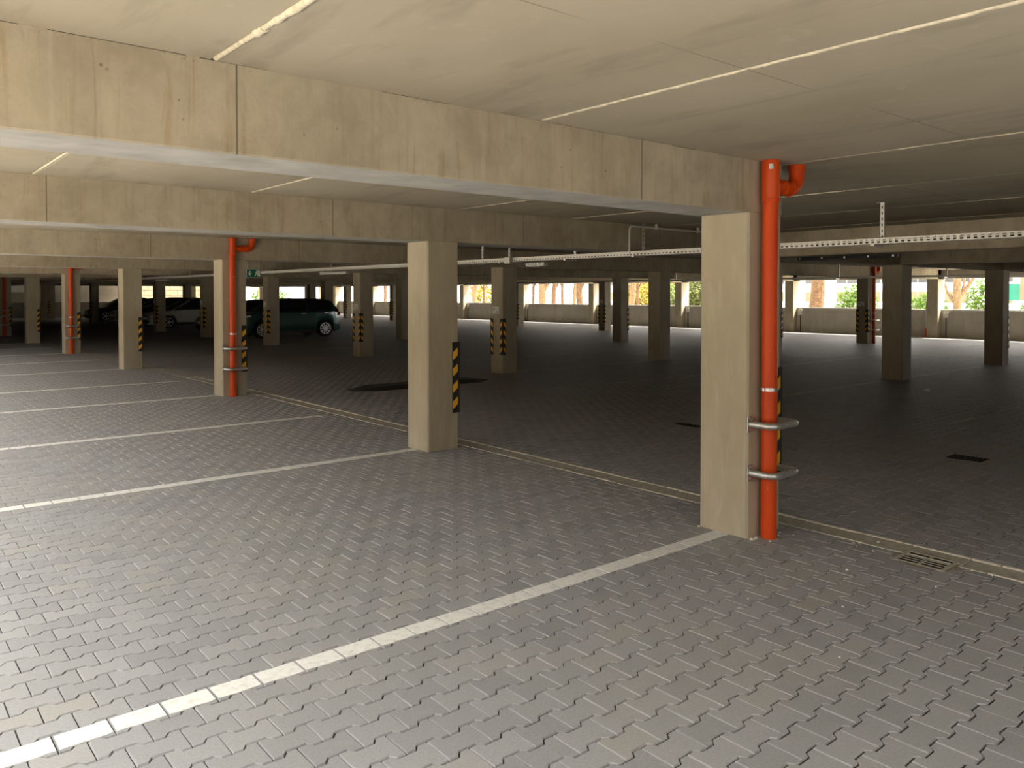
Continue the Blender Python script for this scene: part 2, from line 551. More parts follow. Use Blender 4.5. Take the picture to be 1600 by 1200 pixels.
far_g.build('gutter_slab', M['gutter'], floor)

# ------------------------------------------------------------------ ceiling
ceiling = structure(MB().box(X_W, X_E + 0.32, Y_S, Y_N + 0.4, ZC + 0.16, ZC + 0.45).build('ceiling', M['slab']))
xj = [X_W, 1.15, 2.90, 5.25]
while xj[-1] + 1.75 < X_E:
    xj.append(xj[-1] + 1.75)
xj.append(X_E + 0.2)
ybays = [Y_S] + YR + [Y_N]
for b in range(len(ybays) - 1):
    ya_, yb_ = ybays[b], ybays[b + 1]
    cache = {}
    for a in range(len(xj) - 1):
        w = round(xj[a + 1] - xj[a], 4)
        if w not in cache:
            g = 0.006
            mb = MB().prism([(g, ZC + 0.17), (g, ZC + 0.008), (g + 0.012, ZC), (w - g - 0.012, ZC), (w - g, ZC + 0.008), (w - g, ZC + 0.17)], 'y', 0.0, yb_ - ya_)
            cache[w] = mb.mesh('ceiling_panel', M['slab'])
        link('ceiling_panel', cache[w], ceiling, (xj[a], ya_, random.uniform(-0.002, 0.002)))

def sealant_bead(x, y0, y1, r, jit, name='joint_sealant'):
    n = max(6, int((y1 - y0) / 0.045))
    pts, rad = [], []
    for i in range(n + 1):
        pts.append((x + random.gauss(0, jit * 0.3), y0 + (y1 - y0) * i / n, ZC + 0.004 + random.gauss(0, jit * 0.15)))
        rad.append(max(0.004, r + random.gauss(0, jit)))
    MB().tube(pts, rad, 8).build(name, M['sealant'], ceiling, smooth=True, angle=60)
sealant_bead(1.15, 2.80, 3.22, 0.013, 0.0005)
sealant_bead(1.15, 0.2, 2.80, 0.016, 0.0028)
sealant_bead(1.15, 2.74, 2.82, 0.019, 0.0015)
sealant_bead(2.90, -2.4, 3.22, 0.0105, 0.0022)
sealant_bead(5.25, -2.4, 2.4, 0.007, 0.0018)
for x in (1.15, 2.90, 5.25, 7.0):
    sealant_bead(x, 3.66, 7.23, 0.009, 0.0015)
for x in (8.75, 10.5):
    sealant_bead(x, -2.4, 7.23, 0.007, 0.0015)

def beam_x(x0, x1, y0, name='beam'):
    c = 0.007
    y1 = y0 + CW
    mb_ = MB().prism([(y0, ZC + 0.1), (y0, ZB + c), (y0 + c, ZB), (y1 - c, ZB), (y1, ZB + c), (y1, ZC + 0.1)], 'x', x0, x1)
    mb_.mi[2] = 1
    mb_.build(name, [M['beam'], M['soffit']], ceiling)
beam_x(X_W, XR[0] + CW, YR[0])
for y in YR[1:]:
    beam_x(X_W, X_E + 0.3, y)
beam_x(X_W, X_E + 0.3, Y_S)
for x0, x1 in ((11.03, 11.29), (15.97, 16.42), (21.37, 21.78), (27.09, 27.5)):
    c = 0.012
    MB().prism([(x0, ZC + 0.1), (x0, ZB + c), (x0 + c, ZB), (x1 - c, ZB), (x1, ZB + c), (x1, ZC + 0.1)], 'y', Y_S + CW, YR[1]).build('beam', M['beam'], ceiling)
# rough dark gap with crumbs of concrete along the top of the first beam
mb = MB()
x = X_W
while x < 4.7:
    L = random.uniform(0.05, 0.5)
    if random.random() < 0.72:
        h = random.uniform(0.0008, 0.004)
        mb.box(x, x + L, YR[0] - 0.002, YR[0] + 0.03, ZC - h, ZC + 0.002)
    x += L + random.uniform(0.0, 0.12)
mb.build('open_joint', M['gap'], ceiling)
mb = MB()
for (x, s) in ((1.02, 0.035), (1.12, 0.03), (2.12, 0.035), (2.2, 0.025), (0.55, 0.03), (1.3, 0.02), (3.2, 0.02)):
    for k in range(4):
        px, pz, q = x + random.gauss(0, 0.03), ZC - random.uniform(0.004, 0.025), s * random.uniform(0.25, 0.5)
        mb.add([(px - q, YR[0] + 0.01, pz), (px, YR[0] - 0.007, pz + q * 0.5), (px + q, YR[0] + 0.01, pz), (px, YR[0] + 0.01, pz - q * 0.6), (px, YR[0] + 0.01, pz + q)], [(0, 1, 4), (1, 2, 4), (0, 3, 1), (1, 3, 2)])
mb.build('concrete_crumb', M['beam'], ceiling)

# ------------------------------------------------------------------ outer walls
def parapet_run(name, axis, fixed0, fixed1, spans, piers, lintel):
    mb = MB()
    o = structure(mb.box(*(lintel)).build(name, M['wall']))
    for a, b in spans:
        p = MB()
        prof = [(fixed0, -0.05), (fixed0, 1.08), (fixed0 + 0.015, 1.10), (fixed1 - 0.015, 1.10), (fixed1, 1.08), (fixed1, -0.05)]
        if axis == 'y':
            p.prism(prof, 'y', a, b)
        else:
            p.prism(prof, 'x', a, b)
        p.build('parapet', M['wall'], o)
    for q in piers:
        MB().box(*q).build('pier', M['column'], o)
    return o
edges = [Y_S] + YR
piers = [(X_E - 0.30, X_E + 0.30, y, y + CW, -0.05, ZC) for y in edges]
spans = [(a + CW + 0.001, b - 0.001) for a, b in zip(edges, edges[1:] + [Y_N])]
wall_east = parapet_run('wall_east', 'y', X_E, X_E + 0.2, spans, piers, (X_E - 0.02, X_E + 0.3, Y_S, Y_N - 0.1, 2.315, ZC + 0.1))
xe = [X_W] + XR + [X_E - 0.3]
piers = [(x, x + CW, Y_N - 0.1, Y_N + 0.3, -0.05, ZC) for x in xe]
spans = [(a + CW + 0.001, b - 0.001) for a, b in zip(xe, xe[1:])]
wall_north = parapet_run('wall_north', 'x', Y_N, Y_N + 0.2, spans, piers, (X_W, X_E, Y_N, Y_N + 0.25, 2.315, ZC + 0.1))
wall_west = structure(MB().box(X_W - 0.2, X_W, 27.5, Y_N + 0.2, -0.05, ZC + 0.1).build('wall_west', M['wall']))
wall_south = structure(MB().box(XR[0], X_E + 0.3, Y_S - 0.2, Y_S, -0.05, ZC + 0.1).build('wall_south', M['wall']))  # unseen wall, its extent set to limit south daylight on the inner bays

# ------------------------------------------------------------------ columns
col_mesh = MB()
c = 0.014
col_mesh.prism([(c, 0), (CW - c, 0), (CW, c), (CW, CW - c), (CW - c, CW), (c, CW), (0, CW - c), (0, c)], 'z', -0.02, ZB)
col_mesh = col_mesh.mesh('concrete_column', M['column'])
rowA = {
    0: 'beige concrete column with orange drainpipe and white debris at its foot, beside the floor grate',
    1: 'beige concrete column with one striped corner guard and no pipe, nearest the speed bump',
    2: 'concrete column with orange drainpipe, next along the row from the speed bump column',
    3: 'concrete column without pipe between two columns that carry orange drainpipes',
    4: 'distant concrete column with orange drainpipe, third of the piped columns along the row',
    5: 'distant concrete column without pipe, before the dark red pipe at the row end',
    6: 'shaded concrete column with dark red pipe at the end of the row'}
rowlab = {1: ('concrete column with number plate and two striped guards across the near aisle', 'columns along the far side of the near aisle'),
          2: ('plain dark concrete column with no guards between the back-to-back parking rows', 'columns between the parking rows'),
          3: ('concrete column with striped guard facing the far aisle', 'columns along the near side of the far aisle'),
          4: ('concrete column with number plate and guards before the parapet wall', 'columns along the far side of the far aisle')}
for i, x in enumerate(XR):
    for j, y in enumerate(YR):
        if j == 0 and i > 0:
            continue
        o = link('concrete_column', col_mesh, None, (x, y, 0))
        if i == 0:
            tag(o, rowA.get(j, 'far concrete column beyond the dark red pipe'), 'column', 'columns along the bay ends')
        else:
            tag(o, rowlab[i][0], 'column', rowlab[i][1])

# ------------------------------------------------------------------ corner guards (rubber angle with slanted yellow patches)
GZ0, GZ1, GW, GT = 0.398, 1.185, 0.085, 0.009
def guard_meshes(sx, sy):
    # corner at origin, legs run along sx*x and sy*y into the column faces
    def leg_patch(k, leg):
        zc_ = GZ1 - 0.062 - k * 0.182
        lo, hi = 0.018, GW - 0.004       # distance range measured from the free edge towards the corner
        rise = 0.052
        pts = [(hi, zc_ - rise - 0.085), (lo, zc_ - 0.085), (lo, zc_), (hi, zc_ - rise)]
        out = []
        for d, z in pts:
            for t in (GT - 0.001, GT + 0.003):
                if leg == 'x':
                    out.append((sx * d, -sy * t, z))
                else:
                    out.append((-sx * t, sy * d, z))
        vs = out
        return vs, [(0, 2, 4, 6), (1, 3, 5, 7), (0, 1, 3, 2), (2, 3, 5, 4), (4, 5, 7, 6), (6, 7, 1, 0)]
    strip = MB()
    p = [(-sx * GT, -sy * GT), (sx * GW, -sy * GT), (sx * GW, 0.0), (0.0, 0.0), (0.0, sy * GW), (-sx * GT, sy * GW)]
    strip.prism(p, 'z', GZ0, GZ1)
    patches = []
    for leg in 'xy':
        for k in range(4):
            patches.append(MB().add(*leg_patch(k, leg)).mesh('reflective_patch', M['yellow']))
    allp = MB()
    for leg in 'xy':
        for k in range(4):
            allp.add(*leg_patch(k, leg))
    return strip.mesh('rubber_strip', M['black_rubber']), patches, allp.mesh('reflective_patch', M['yellow'])
gcache = {}
def corner_guard(x, y, sx, sy, label, group, detail):
    if (sx, sy) not in gcache:
        gcache[(sx, sy)] = guard_meshes(sx, sy)
    strip, patches, allp = gcache[(sx, sy)]
    t = thing('corner_guard', label, 'corner guard', (x, y, 0), group)
    link('rubber_strip', strip, t)
    if detail:
        for p in patches:
            link('reflective_patch', p, t)
    else:
        link('reflective_patch', allp, t)
    return t
gl_row = {0: 'black and yellow corner guard on a column at the end of the marked bays',
          1: 'black and yellow chevron corner guard on a column across the near aisle',
          3: 'black and yellow corner guard on a column along the far aisle near side',
          4: 'black and yellow chevron corner guard on a column before the parapet wall'}
special = {(0, 0): 'black and yellow corner guard half hidden behind the nearest orange drainpipe',
           (0, 1): 'black and yellow corner guard on the pipeless column nearest the speed bump',
           (0, 2): 'black and yellow corner guard behind the pipe of the second piped column',
           (0, 3): 'black and yellow corner guard on the pipeless column between two piped columns'}
for i, side in ((0, 1), (1, -1), (3, 1), (4, -1)):
    for j, y in enumerate(YR):
        if (i and j == 0) or (i == 0 and j > 6):
            continue
        x = XR[i] + (CW if side > 0 else 0)
        lab = special.get((i, j), gl_row[i])
        if i == 1 and j == 2:
            lab = 'black and yellow chevron corner guard on the column just past the speed bump'
        if i == 4 and j == 2:
            lab = 'chevron corner guard on the parapet-side column with the dark red drainpipe'
        det = j <= 2 or (i == 0 and j <= 4)
        corner_guard(x, y, -side, 1, lab, 'corner guards', det)
        if side < 0:
            corner_guard(x, y + CW, -side, -1, lab, 'corner guards', det)

# ------------------------------------------------------------------ column number plates
plate_mesh = MB().box(-0.006, 0, -0.11, 0.11, 0, 0.16).mesh('board', M['sign_white'])
def glyphs():
    mb = MB()
    for (cy, cz) in ((0.05, 0.105), (-0.035, 0.04)):
        for d in (-0.018, 0.018):
            mb.box(-0.0075, -0.006, cy + d - 0.011, cy + d + 0.011, cz + 0.017, cz + 0.025)
            mb.box(-0.0075, -0.006, cy + d - 0.011, cy + d - 0.004, cz - 0.024, cz + 0.017)
            mb.box(-0.0075, -0.006, cy + d - 0.004, cy + d + 0.011, cz - 0.024, cz - 0.017)
            mb.box(-0.0075, -0.006, cy + d + 0.004, cy + d + 0.011, cz - 0.017, cz + 0.004)
    return mb.mesh('numeral', M['ink'])
glyph_mesh = glyphs()
for i in (1, 4):
    for j in range(1, 9):
        t = thing('number_plate', 'small white bay number plate on a column ' + ('across the near aisle' if i == 1 else 'before the parapet wall'), 'plate',
                  (XR[i], YR[j] + CW - 0.17, 1.282), 'bay number plates')
        link('board', plate_mesh, t)
        link('numeral', glyph_mesh, t)

# ------------------------------------------------------------------ drainpipes and their steel guards
def arc(c, r, a0, a1, n, plane):
    out = []
    for k in range(n + 1):
        a = a0 + (a1 - a0) * k / n
        u, v = r * math.cos(a), r * math.sin(a)
        out.append((c[0] + u, c[1], c[2] + v) if plane == 'xz' else (c[0] + u, c[1] + v, c[2]))
    return out
PX, PY, PR = 0.150, -0.075, 0.0555
def pipe_meshes():
    d = {}
    seg = 24
    d['pipe'] = MB().tube([(0, 0, -0.01), (0, 0, 2.40)], PR, seg).mesh('pipe', M['pipe'], True, 40)
    tee = MB()
    tee.tube([(0, 0, 2.355), (0, 0, 2.36), (0, 0, 2.362), (0, 0, 2.652)], [PR, PR + 0.005, PR + 0.0065, PR + 0.0065], seg)
    tee.tube([(0, 0, 2.376), (0, 0, 2.378), (0, 0, 2.388), (0, 0, 2.390)], [PR + 0.006, PR + 0.010, PR + 0.010, PR + 0.006], seg)
    tee.tube([(0.0, 0, 2.475), (0.10, 0, 2.475)], 0.0485, seg)
    d['tee'] = tee.mesh('tee_fitting', M['pipe'], True, 40)
    el = MB()
    el.tube([(0.09, 0, 2.475), (0.14, 0, 2.475)], 0.0505, seg)
    el.tube([(0.135, 0, 2.475), (0.137, 0, 2.475), (0.147, 0, 2.475), (0.149, 0, 2.475)], [0.050, 0.057, 0.057, 0.050], seg)
    r = 0.10
    pts = [(0.14, 0, 2.475), (0.235, 0, 2.475)] + arc((0.235, 0, 2.475 + r), r, -math.pi / 2, 0, 8, 'xz') + [(0.235 + r, 0, 2.652)]
    el.tube(pts, 0.052, seg)
    el.tube([(0.23, 0, 2.475), (0.232, 0, 2.475), (0.240, 0, 2.475), (0.242, 0, 2.475)], [0.050, 0.058, 0.058, 0.050], seg)
    el.tube([(0.335, 0, 2.61), (0.335, 0, 2.612), (0.335, 0, 2.652)], [0.052, 0.0585, 0.0585], seg)
    d['elbow'] = el.mesh('elbow', M['pipe'], True, 40)
    cl = MB().tube([(0, 0, 1.038), (0, 0, 1.039), (0, 0, 1.061), (0, 0, 1.062)], [PR, PR + 0.004, PR + 0.004, PR], seg)
    cl.box(-PR - 0.022, -PR + 0.002, -0.006, 0.006, 1.040, 1.060)
    cl.box(PR - 0.002, PR + 0.020, -0.006, 0.006, 1.040, 1.060)
    cl.tube([(0, PR, 1.05), (0, -PY, 1.05)], 0.005, 8)
    d['clamp'] = cl.mesh('pipe_clamp', M['steel'], True, 40)
    d['stick'] = MB().box(-PR - 0.002, -PR + 0.02, -0.047, -0.022, 2.585, 2.620).mesh('sticker', M['plate'])
    return d
PM = pipe_meshes()
def bar_mesh():
    mb = MB()
    # local origin: column face, left end; bar leaves the face (-y), bends, runs +x, bends back
    x0, x1, out, rb = 0.0, 0.315, -0.185, 0.06
    pts = [(x0, 0, 0), (x0, out + rb, 0)]
    pts += arc((x0 + rb, out + rb, 0), rb, math.pi, 1.5 * math.pi, 6, 'xy')
    pts += arc((x1 - rb, out + rb, 0), rb, 1.5 * math.pi, 2 * math.pi, 6, 'xy')
    pts += [(x1, 0, 0)]
    mb.tube(pts, 0.024, 16)
    return mb.mesh('bent_bar', M['steel'], True, 50)
BAR = bar_mesh()
def base_plate(x):
    mb = MB().box(x - 0.035, x + 0.035, -0.006, 0.0, -0.055, 0.055)
    for dz in (-0.04, 0.04):
        mb.tube([(x, -0.004, dz), (x, -0.014, dz)], 0.009, 6)
    return mb.mesh('base_plate', M['steel'])
BP = [base_plate(0.0), base_plate(0.315)]
def drainpipe(x, y, label, glabels, full=True):
    t = thing('drainpipe', label, 'pipe', (x + PX, y + PY, 0), 'orange drainpipes on columns')
    link('pipe', PM['pipe'], t)
    link('tee_fitting', PM['tee'], t)
    link('elbow', PM['elbow'], t)
    link('pipe_clamp', PM['clamp'], t)
    if full:
        link('sticker', PM['stick'], t)
    for z, gl in zip((0.805, 0.462), glabels):
        g = thing('pipe_guard', gl, 'guard rail', (x + 0.03, y, z), 'steel pipe guards')
        link('bent_bar', BAR, g)
        for b in BP:
            link('base_plate', b, g)
XA = XR[0]
drainpipe(XA, YR[0], 'orange plastic drainpipe with elbow into the ceiling, beside the nearest column',
          ('upper bent steel guard bar around the nearest orange drainpipe', 'lower bent steel guard bar around the nearest orange drainpipe'))
drainpipe(XA, YR[2], 'orange drainpipe on the second piped column, left of the exit sign',
          ('upper steel guard bar on the second piped column', 'lower steel guard bar on the second piped column'), False)
drainpipe(XA, YR[4], 'orange drainpipe on the third piped column along the bay row',
          ('upper steel guard bar on the third piped column', 'lower steel guard bar on the third piped column'), False)
drainpipe(XA, YR[6], 'shaded red drainpipe on the last column of the bay row',
          ('upper steel guard bar on the last column of the bay row', 'lower steel guard bar on the last column of the bay row'), False)
for j in (2, 6):
    drainpipe(XR[4] + 0.12, YR[j], 'dark red drainpipe on a column before the parapet wall',
              ('upper steel guard bar on a column before the parapet wall', 'lower steel guard bar on a column before the parapet wall'), False)

# ------------------------------------------------------------------ painted bay lines
def row_at(y):
    return int(math.floor((y - GY0) / PITCH_ROW))
def parking_line(yc, x0, x1, label, seg=True, group='white bay lines'):
    if seg:
        row = row_at(yc)
        yc = GY0 + (row + 0.5) * PITCH_ROW
        t = thing('parking_line', label, 'road marking', ((x0 + x1) / 2, yc, 0), group)
        off = (0.1 if row % 2 else 0.0) + GX0
        k0 = math.floor((x0 - off) / BLOCK)
        x = off + k0 * BLOCK
        while x < x1:
            a, b = max(x0, x + 0.006), min(x1, x + BLOCK - 0.006)
            if b - a > 0.02:
                mb = MB()
                w0 = 0.060
                n = 7
                up = [(a + (b - a) * i / n, w0 + random.uniform(-0.002, 0.001)) for i in range(n + 1)]
                lo = [(a + (b - a) * i / n, -w0 + random.uniform(-0.002, 0.006)) for i in range(n, -1, -1)]
                # the paint thins where the waist joint of the row begins
                pr = [(px - (x0 + x1) / 2, py) for px, py in up + lo]
                mb.prism(pr, 'z', -0.003, random.uniform(0.0016, 0.0026))
                mb.build('paint_segment', M['paint'], t)
            x += BLOCK
    else:
        tag(MB().box(x0, x1, yc - 0.055, yc + 0.055, -0.004, 0.0025).build('parking_line', M['paint']), label, 'road marking', group)
parking_line(LINE1_Y, -0.6, XA, 'wide white painted line running to the foot of the nearest column')
parking_line(YR[1] + 0.205, -0.6, XA, 'white painted line ending at the pipeless column nearest the speed bump')
parking_line(10.36, -0.6, 5.16, 'white painted line ending at the gutter between the first two long bays')
parking_line(YR[2] + 0.205, -0.6, XA, 'white painted line ending at the second piped column')
parking_line(16.30, -0.6, 5.1, 'white painted line ending in the open past the second piped column', False)
parking_line(YR[3] + 0.205, -0.6, XA, 'white painted line ending at the pipeless column between two piped ones', False)
for k in range(3, 8):
    parking_line((YR[k] + YR[k + 1]) / 2 + 0.2, -0.6, 5.1, 'far white bay line along the left bays', False)
    parking_line(YR[k + 1] + 0.205, -0.6, XA, 'far white bay line along the left bays', False)
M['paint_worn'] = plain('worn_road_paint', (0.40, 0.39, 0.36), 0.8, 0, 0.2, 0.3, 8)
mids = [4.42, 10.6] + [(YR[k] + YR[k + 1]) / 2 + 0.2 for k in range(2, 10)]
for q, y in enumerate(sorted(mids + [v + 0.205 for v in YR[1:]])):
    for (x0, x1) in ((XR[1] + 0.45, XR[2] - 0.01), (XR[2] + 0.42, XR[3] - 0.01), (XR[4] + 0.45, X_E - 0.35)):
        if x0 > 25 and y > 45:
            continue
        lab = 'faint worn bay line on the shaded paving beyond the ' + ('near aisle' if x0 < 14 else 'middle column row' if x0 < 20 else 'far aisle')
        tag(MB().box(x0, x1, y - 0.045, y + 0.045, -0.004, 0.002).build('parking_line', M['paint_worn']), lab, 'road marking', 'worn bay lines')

# ------------------------------------------------------------------ speed bump
t = thing('speed_bump', 'black rubber speed bump lying across the near aisle', 'speed bump', (8.4, 12.75, 0))
prof = [(-0.40, 0.0), (-0.20, 0.055), (0.20, 0.055), (0.40, 0.0)]
for k in range(4):
    a = -1.10 + k * 0.55
    MB().prism(prof, 'x', a + 0.002, a + 0.548).build('bump_section', M['black_rubber'], t)
for s in (-1, 1):
    a, b = s * 1.10, s * 1.52
    MB().add([(a, -0.40, 0), (a, -0.20, 0.055), (a, 0.20, 0.055), (a, 0.40, 0), (b, -0.12, 0.0), (b, 0.12, 0.0)],
             [(0, 1, 4), (1, 2, 5, 4), (2, 3, 5), (0, 4, 5, 3), (0, 3, 2, 1)]).build('end_piece', M['black_rubber'], t)

# ------------------------------------------------------------------ floor drains
t = thing('gully_grate', 'slotted round-edged drain grate set in the flush gutter', 'drain', (5.33, 2.24, 0))
MB().box(-0.12, 0.12, -0.15, 0.15, -0.03, 0.0025).build('shaft', M['void'], t)
ring = MB()
n = 32
vs, fs = [], []
for k in range(n):
    a = 2 * math.pi * k / n
    ca, sa = math.cos(a), math.sin(a)
    e = 0.35
    sq = lambda v: math.copysign(abs(v) ** e, v)
    vs += [(0.118 * sq(ca), 0.15 * sq(sa), 0.0035), (0.16 * ca * random.uniform(0.95, 1.1), 0.20 * sa * random.uniform(0.95, 1.08), 0.0012)]
for k in range(n):
    a, b = 2 * k, 2 * ((k + 1) % n)
    fs.append((a, a + 1, b + 1, b))
ring.add(vs, fs).build('mortar_collar', plain('sandy_mortar', (0.22, 0.195, 0.155), 0.95, 0, 0.1, 0.25, 40), t)
fr = MB()
fr.box(-0.125, 0.125, -0.158, -0.135, -0.015, 0.006).box(-0.125, 0.125, 0.135, 0.158, -0.015, 0.006)
fr.box(-0.125, -0.105, -0.135, 0.135, -0.015, 0.006).box(0.105, 0.125, -0.135, 0.135, -0.015, 0.006)
fr.build('grate_frame', M['gutter'], t)
MB().box(-0.105, 0.105, -0.009, 0.009, -0.015, 0.005).build('bar', M['gutter'], t)
for k in range(1, 5):
    x = -0.105 + k * 0.042
    MB().box(x - 0.0055, x + 0.0055, -0.135, 0.135, 0.0, 0.005).build('bar', M['gutter'], t)

def gully(x0, x1, y0, y1, label):
    t = thing('floor_gully', label, 'drain', ((x0 + x1) / 2, (y0 + y1) / 2, 0), 'gullies in the aisle')
    w, l = (x1 - x0) / 2, (y1 - y0) / 2
    MB().box(-w, w, -l, l, -0.03, -0.008).build('shaft', M['void'], t)
    MB().box(-w - 0.16, w + 0.16, -l - 0.12, -l - 0.03, -0.02, -0.003).box(-w - 0.16, w + 0.16, l + 0.03, l + 0.12, -0.02, -0.003).box(-w - 0.16, -w - 0.03, -l - 0.03, l + 0.03, -0.02, -0.003).box(w + 0.03, w + 0.16, -l - 0.03, l + 0.03, -0.02, -0.003).build('mortar_collar', M['gutter'], t)
    f_ = MB().box(-w - 0.03, w + 0.03, -l - 0.03, -l, -0.02, 0.0).box(-w - 0.03, w + 0.03, l, l + 0.03, -0.02, 0.0)
    f_.box(-w - 0.03, -w, -l, l, -0.02, 0.0).box(w, w + 0.03, -l, l, -0.02, 0.0).build('frame', M['gutter'], t)
    n = 9
    for k in range(n):
        y = -l + (k + 0.5) * 2 * l / n
        MB().box(-w, w, y - 0.007, y + 0.007, -0.012, -0.003).build('bar', M['cast_iron'], t)
gully(8.87, 9.18, 3.20, 3.57, 'dark square gully in the aisle paving beyond the nearest column')
gully(8.40, 8.62, 6.38, 6.80, 'dark gully in the aisle half hidden by the nearest column')

# ------------------------------------------------------------------ cable trays
def tray(x, y0, y1, yperf, z, label, hangers, w=0.10):
    t = thing('cable_tray', label, 'cable tray', (x, y0, z))
    h = 0.055
    for s in (-1, 1):
        r = MB()
        r.box(s * w - 0.002, s * w + 0.002, 0, y1 - y0, -0.0, 0.010)
        r.box(s * w - 0.002, s * w + 0.002, 0, y1 - y0, h - 0.012, h)
        r.box(s * w - 0.008, s * w + 0.008, 0, y1 - y0, h - 0.002, h + 0.003)
        yy = 0.0
        while yy < yperf - y0:
            r.box(s * w - 0.0015, s * w + 0.0015, yy, yy + 0.03, 0.008, h - 0.010)
            r.box(s * w - 0.0012, s * w + 0.0012, yy + 0.03, yy + 0.06, 0.024, 0.032)
            yy += 0.06
        if yperf < y1:
            r.box(s * w - 0.0015, s * w + 0.0015, max(0, yperf - y0), y1 - y0, 0.008, h - 0.010)
        r.build('side_rail', M['tray_steel'], t)
    b = MB()
    yy = 0.0
    while yy < yperf - y0:
        b.box(-w, w, yy, yy + 0.032, 0.0, 0.0015)
        yy += 0.06
    for q in (-0.09, -0.045, 0, 0.045, 0.09):
        b.box(q - 0.008, q + 0.008, 0, yperf - y0, 0.0, 0.0013)
    if yperf < y1:
        b.box(-w, w, max(0, yperf - y0), y1 - y0, 0.0, 0.0015)
    b.build('tray_bottom', M['tray_steel'], t)
    for k, r in enumerate((0.012, 0.009, 0.014, 0.008)):
        MB().tube([(-0.06 + 0.04 * k, 0, r + 0.003), (-0.06 + 0.04 * k, y1 - y0, r + 0.003)], r, 8).build('cable', M['dark_plastic'], t)
    for hy in hangers:
        hm = MB()
        ztop = ZC - z
        X0 = w + 0.006
        hm.box(X0, X0 + 0.003, hy - y0 - 0.021, hy - y0 + 0.021, -0.02, ztop)
        for s in (-1, 1):
            hm.box(X0 - 0.016, X0, hy - y0 + s * 0.021 - 0.0015, hy - y0 + s * 0.021 + 0.0015, -0.02, ztop)
            zz = 0.06
        zz = 0.07
        while zz < ztop - 0.03:
            hm.box(X0 - 0.0165, X0 - 0.0145, hy - y0 - 0.006, hy - y0 + 0.006, zz, zz + 0.028, 1)
            zz += 0.06
        hm.box(X0 - 0.016, X0 - 0.0145, hy - y0 - 0.021, hy - y0 + 0.021, -0.02, ztop)
        hm.box(-w - 0.02, X0 + 0.003, hy - y0 - 0.021, hy - y0 + 0.021, -0.02, -0.001)
        hm.box(X0 - 0.06, X0 + 0.04, hy - y0 - 0.04, hy - y0 + 0.04, ztop - 0.005, ztop)
        hm.build('hanger', [M['steel'], M['ink']], t)
HANG = [0.7, 3.90, 7.10, 8.40, 9.90, 10.60] + [12.9 + 3.1 * k for k in range(16)]
tray(8.10, -2.5, 63.0, 17.0, 2.222, 'galvanised perforated cable tray running along the near aisle ceiling', HANG)
tray(24.2, 2.0, 64.0, 2.0, 2.20, 'dark distant cable tray above the far aisle', [3.2 + 3.25 * k for k in range(18)])

t = thing('junction_box', 'small grey junction box on the near cable tray', 'junction box', (7.98, 9.65, 2.19))
MB().box(-0.04, 0.01, -0.07, 0.07, 0, 0.10).build('case', M['grey_plastic'], t)
MB().box(-0.046, -0.04, -0.062, 0.062, 0.008, 0.092).build('lid', M['white_plastic'], t)
def luminaire(name, x, y0, y1, z, label, mat='lens', cat='lamp', dark=False):
    t = thing(name, label, cat, (x, y0, z), 'linear ceiling lamps')
    L = y1 - y0
    MB().prism([(-0.05, 0.028), (-0.045, 0.055), (0.045, 0.055), (0.05, 0.028)], 'y', 0, L).build('housing', M['dark_plastic'] if dark else M['grey_plastic'], t)
    MB().prism([(-0.048, 0.028), (-0.036, 0.0), (0.036, 0.0), (0.048, 0.028)], 'y', 0.01, L - 0.01).build('diffuser', M['dark_plastic'] if dark else M[mat], t)
    n = 5
    for k in range(n):
        y = 0.05 + (L - 0.1) * k / (n - 1)
        for s in (-1, 1):
            MB().box(s * 0.052 - 0.004, s * 0.052 + 0.004, y - 0.012, y + 0.012, 0.015, 0.045).build('clip', M['steel'], t)
    for y in (0.2 * L, 0.8 * L):
        MB().tube([(0, y, 0.055), (0, y, max(0.06, ZC - 0.004 - z) if z > 2.2 else 0.075)], 0.004, 6).build('suspension_rod', M['steel'], t)
luminaire('strip_lamp', 8.06, 8.87, 9.30, 2.135, 'short pale strip lamp under the near cable tray')
luminaire('strip_lamp', 11.95, 5.45, 7.05, 2.255, 'long dark strip lamp below the beam past the nearest drainpipe', dark=True)
luminaire('strip_lamp', 24.15, 17.6, 18.5, 2.28, 'distant pale strip lamp above the far aisle')
luminaire('strip_lamp', 8.06, 15.0, 16.2, 2.135, 'strip lamp under the cable tray beyond the speed bump')
luminaire('strip_lamp', 8.06, 27.0, 28.2, 2.135, 'strip lamp under the far end of the cable tray')

pts = [(7.86, 7.05, 2.235), (7.86, 7.05, 2.54)] + arc((7.92, 7.05, 2.54), 0.06, math.pi, math.pi / 2, 6, 'xz') + [(10.9, 7.05, 2.60)]
t = thing('conduit', 'thin grey conduit rising from the cable tray and running along the ceiling', 'conduit', (7.86, 7.05, 2.235))
MB().tube([(a - 7.86, b - 7.05, c_ - 2.235) for a, b, c_ in pts], 0.012, 10).build('tube', M['white_plastic'], t, True)
for x in (8.4, 9.3, 10.2):
    MB().box(x - 7.86 - 0.012, x - 7.86 + 0.012, -0.018, 0.018, 0.345, 0.42).build('clip', M['white_plastic'], t)

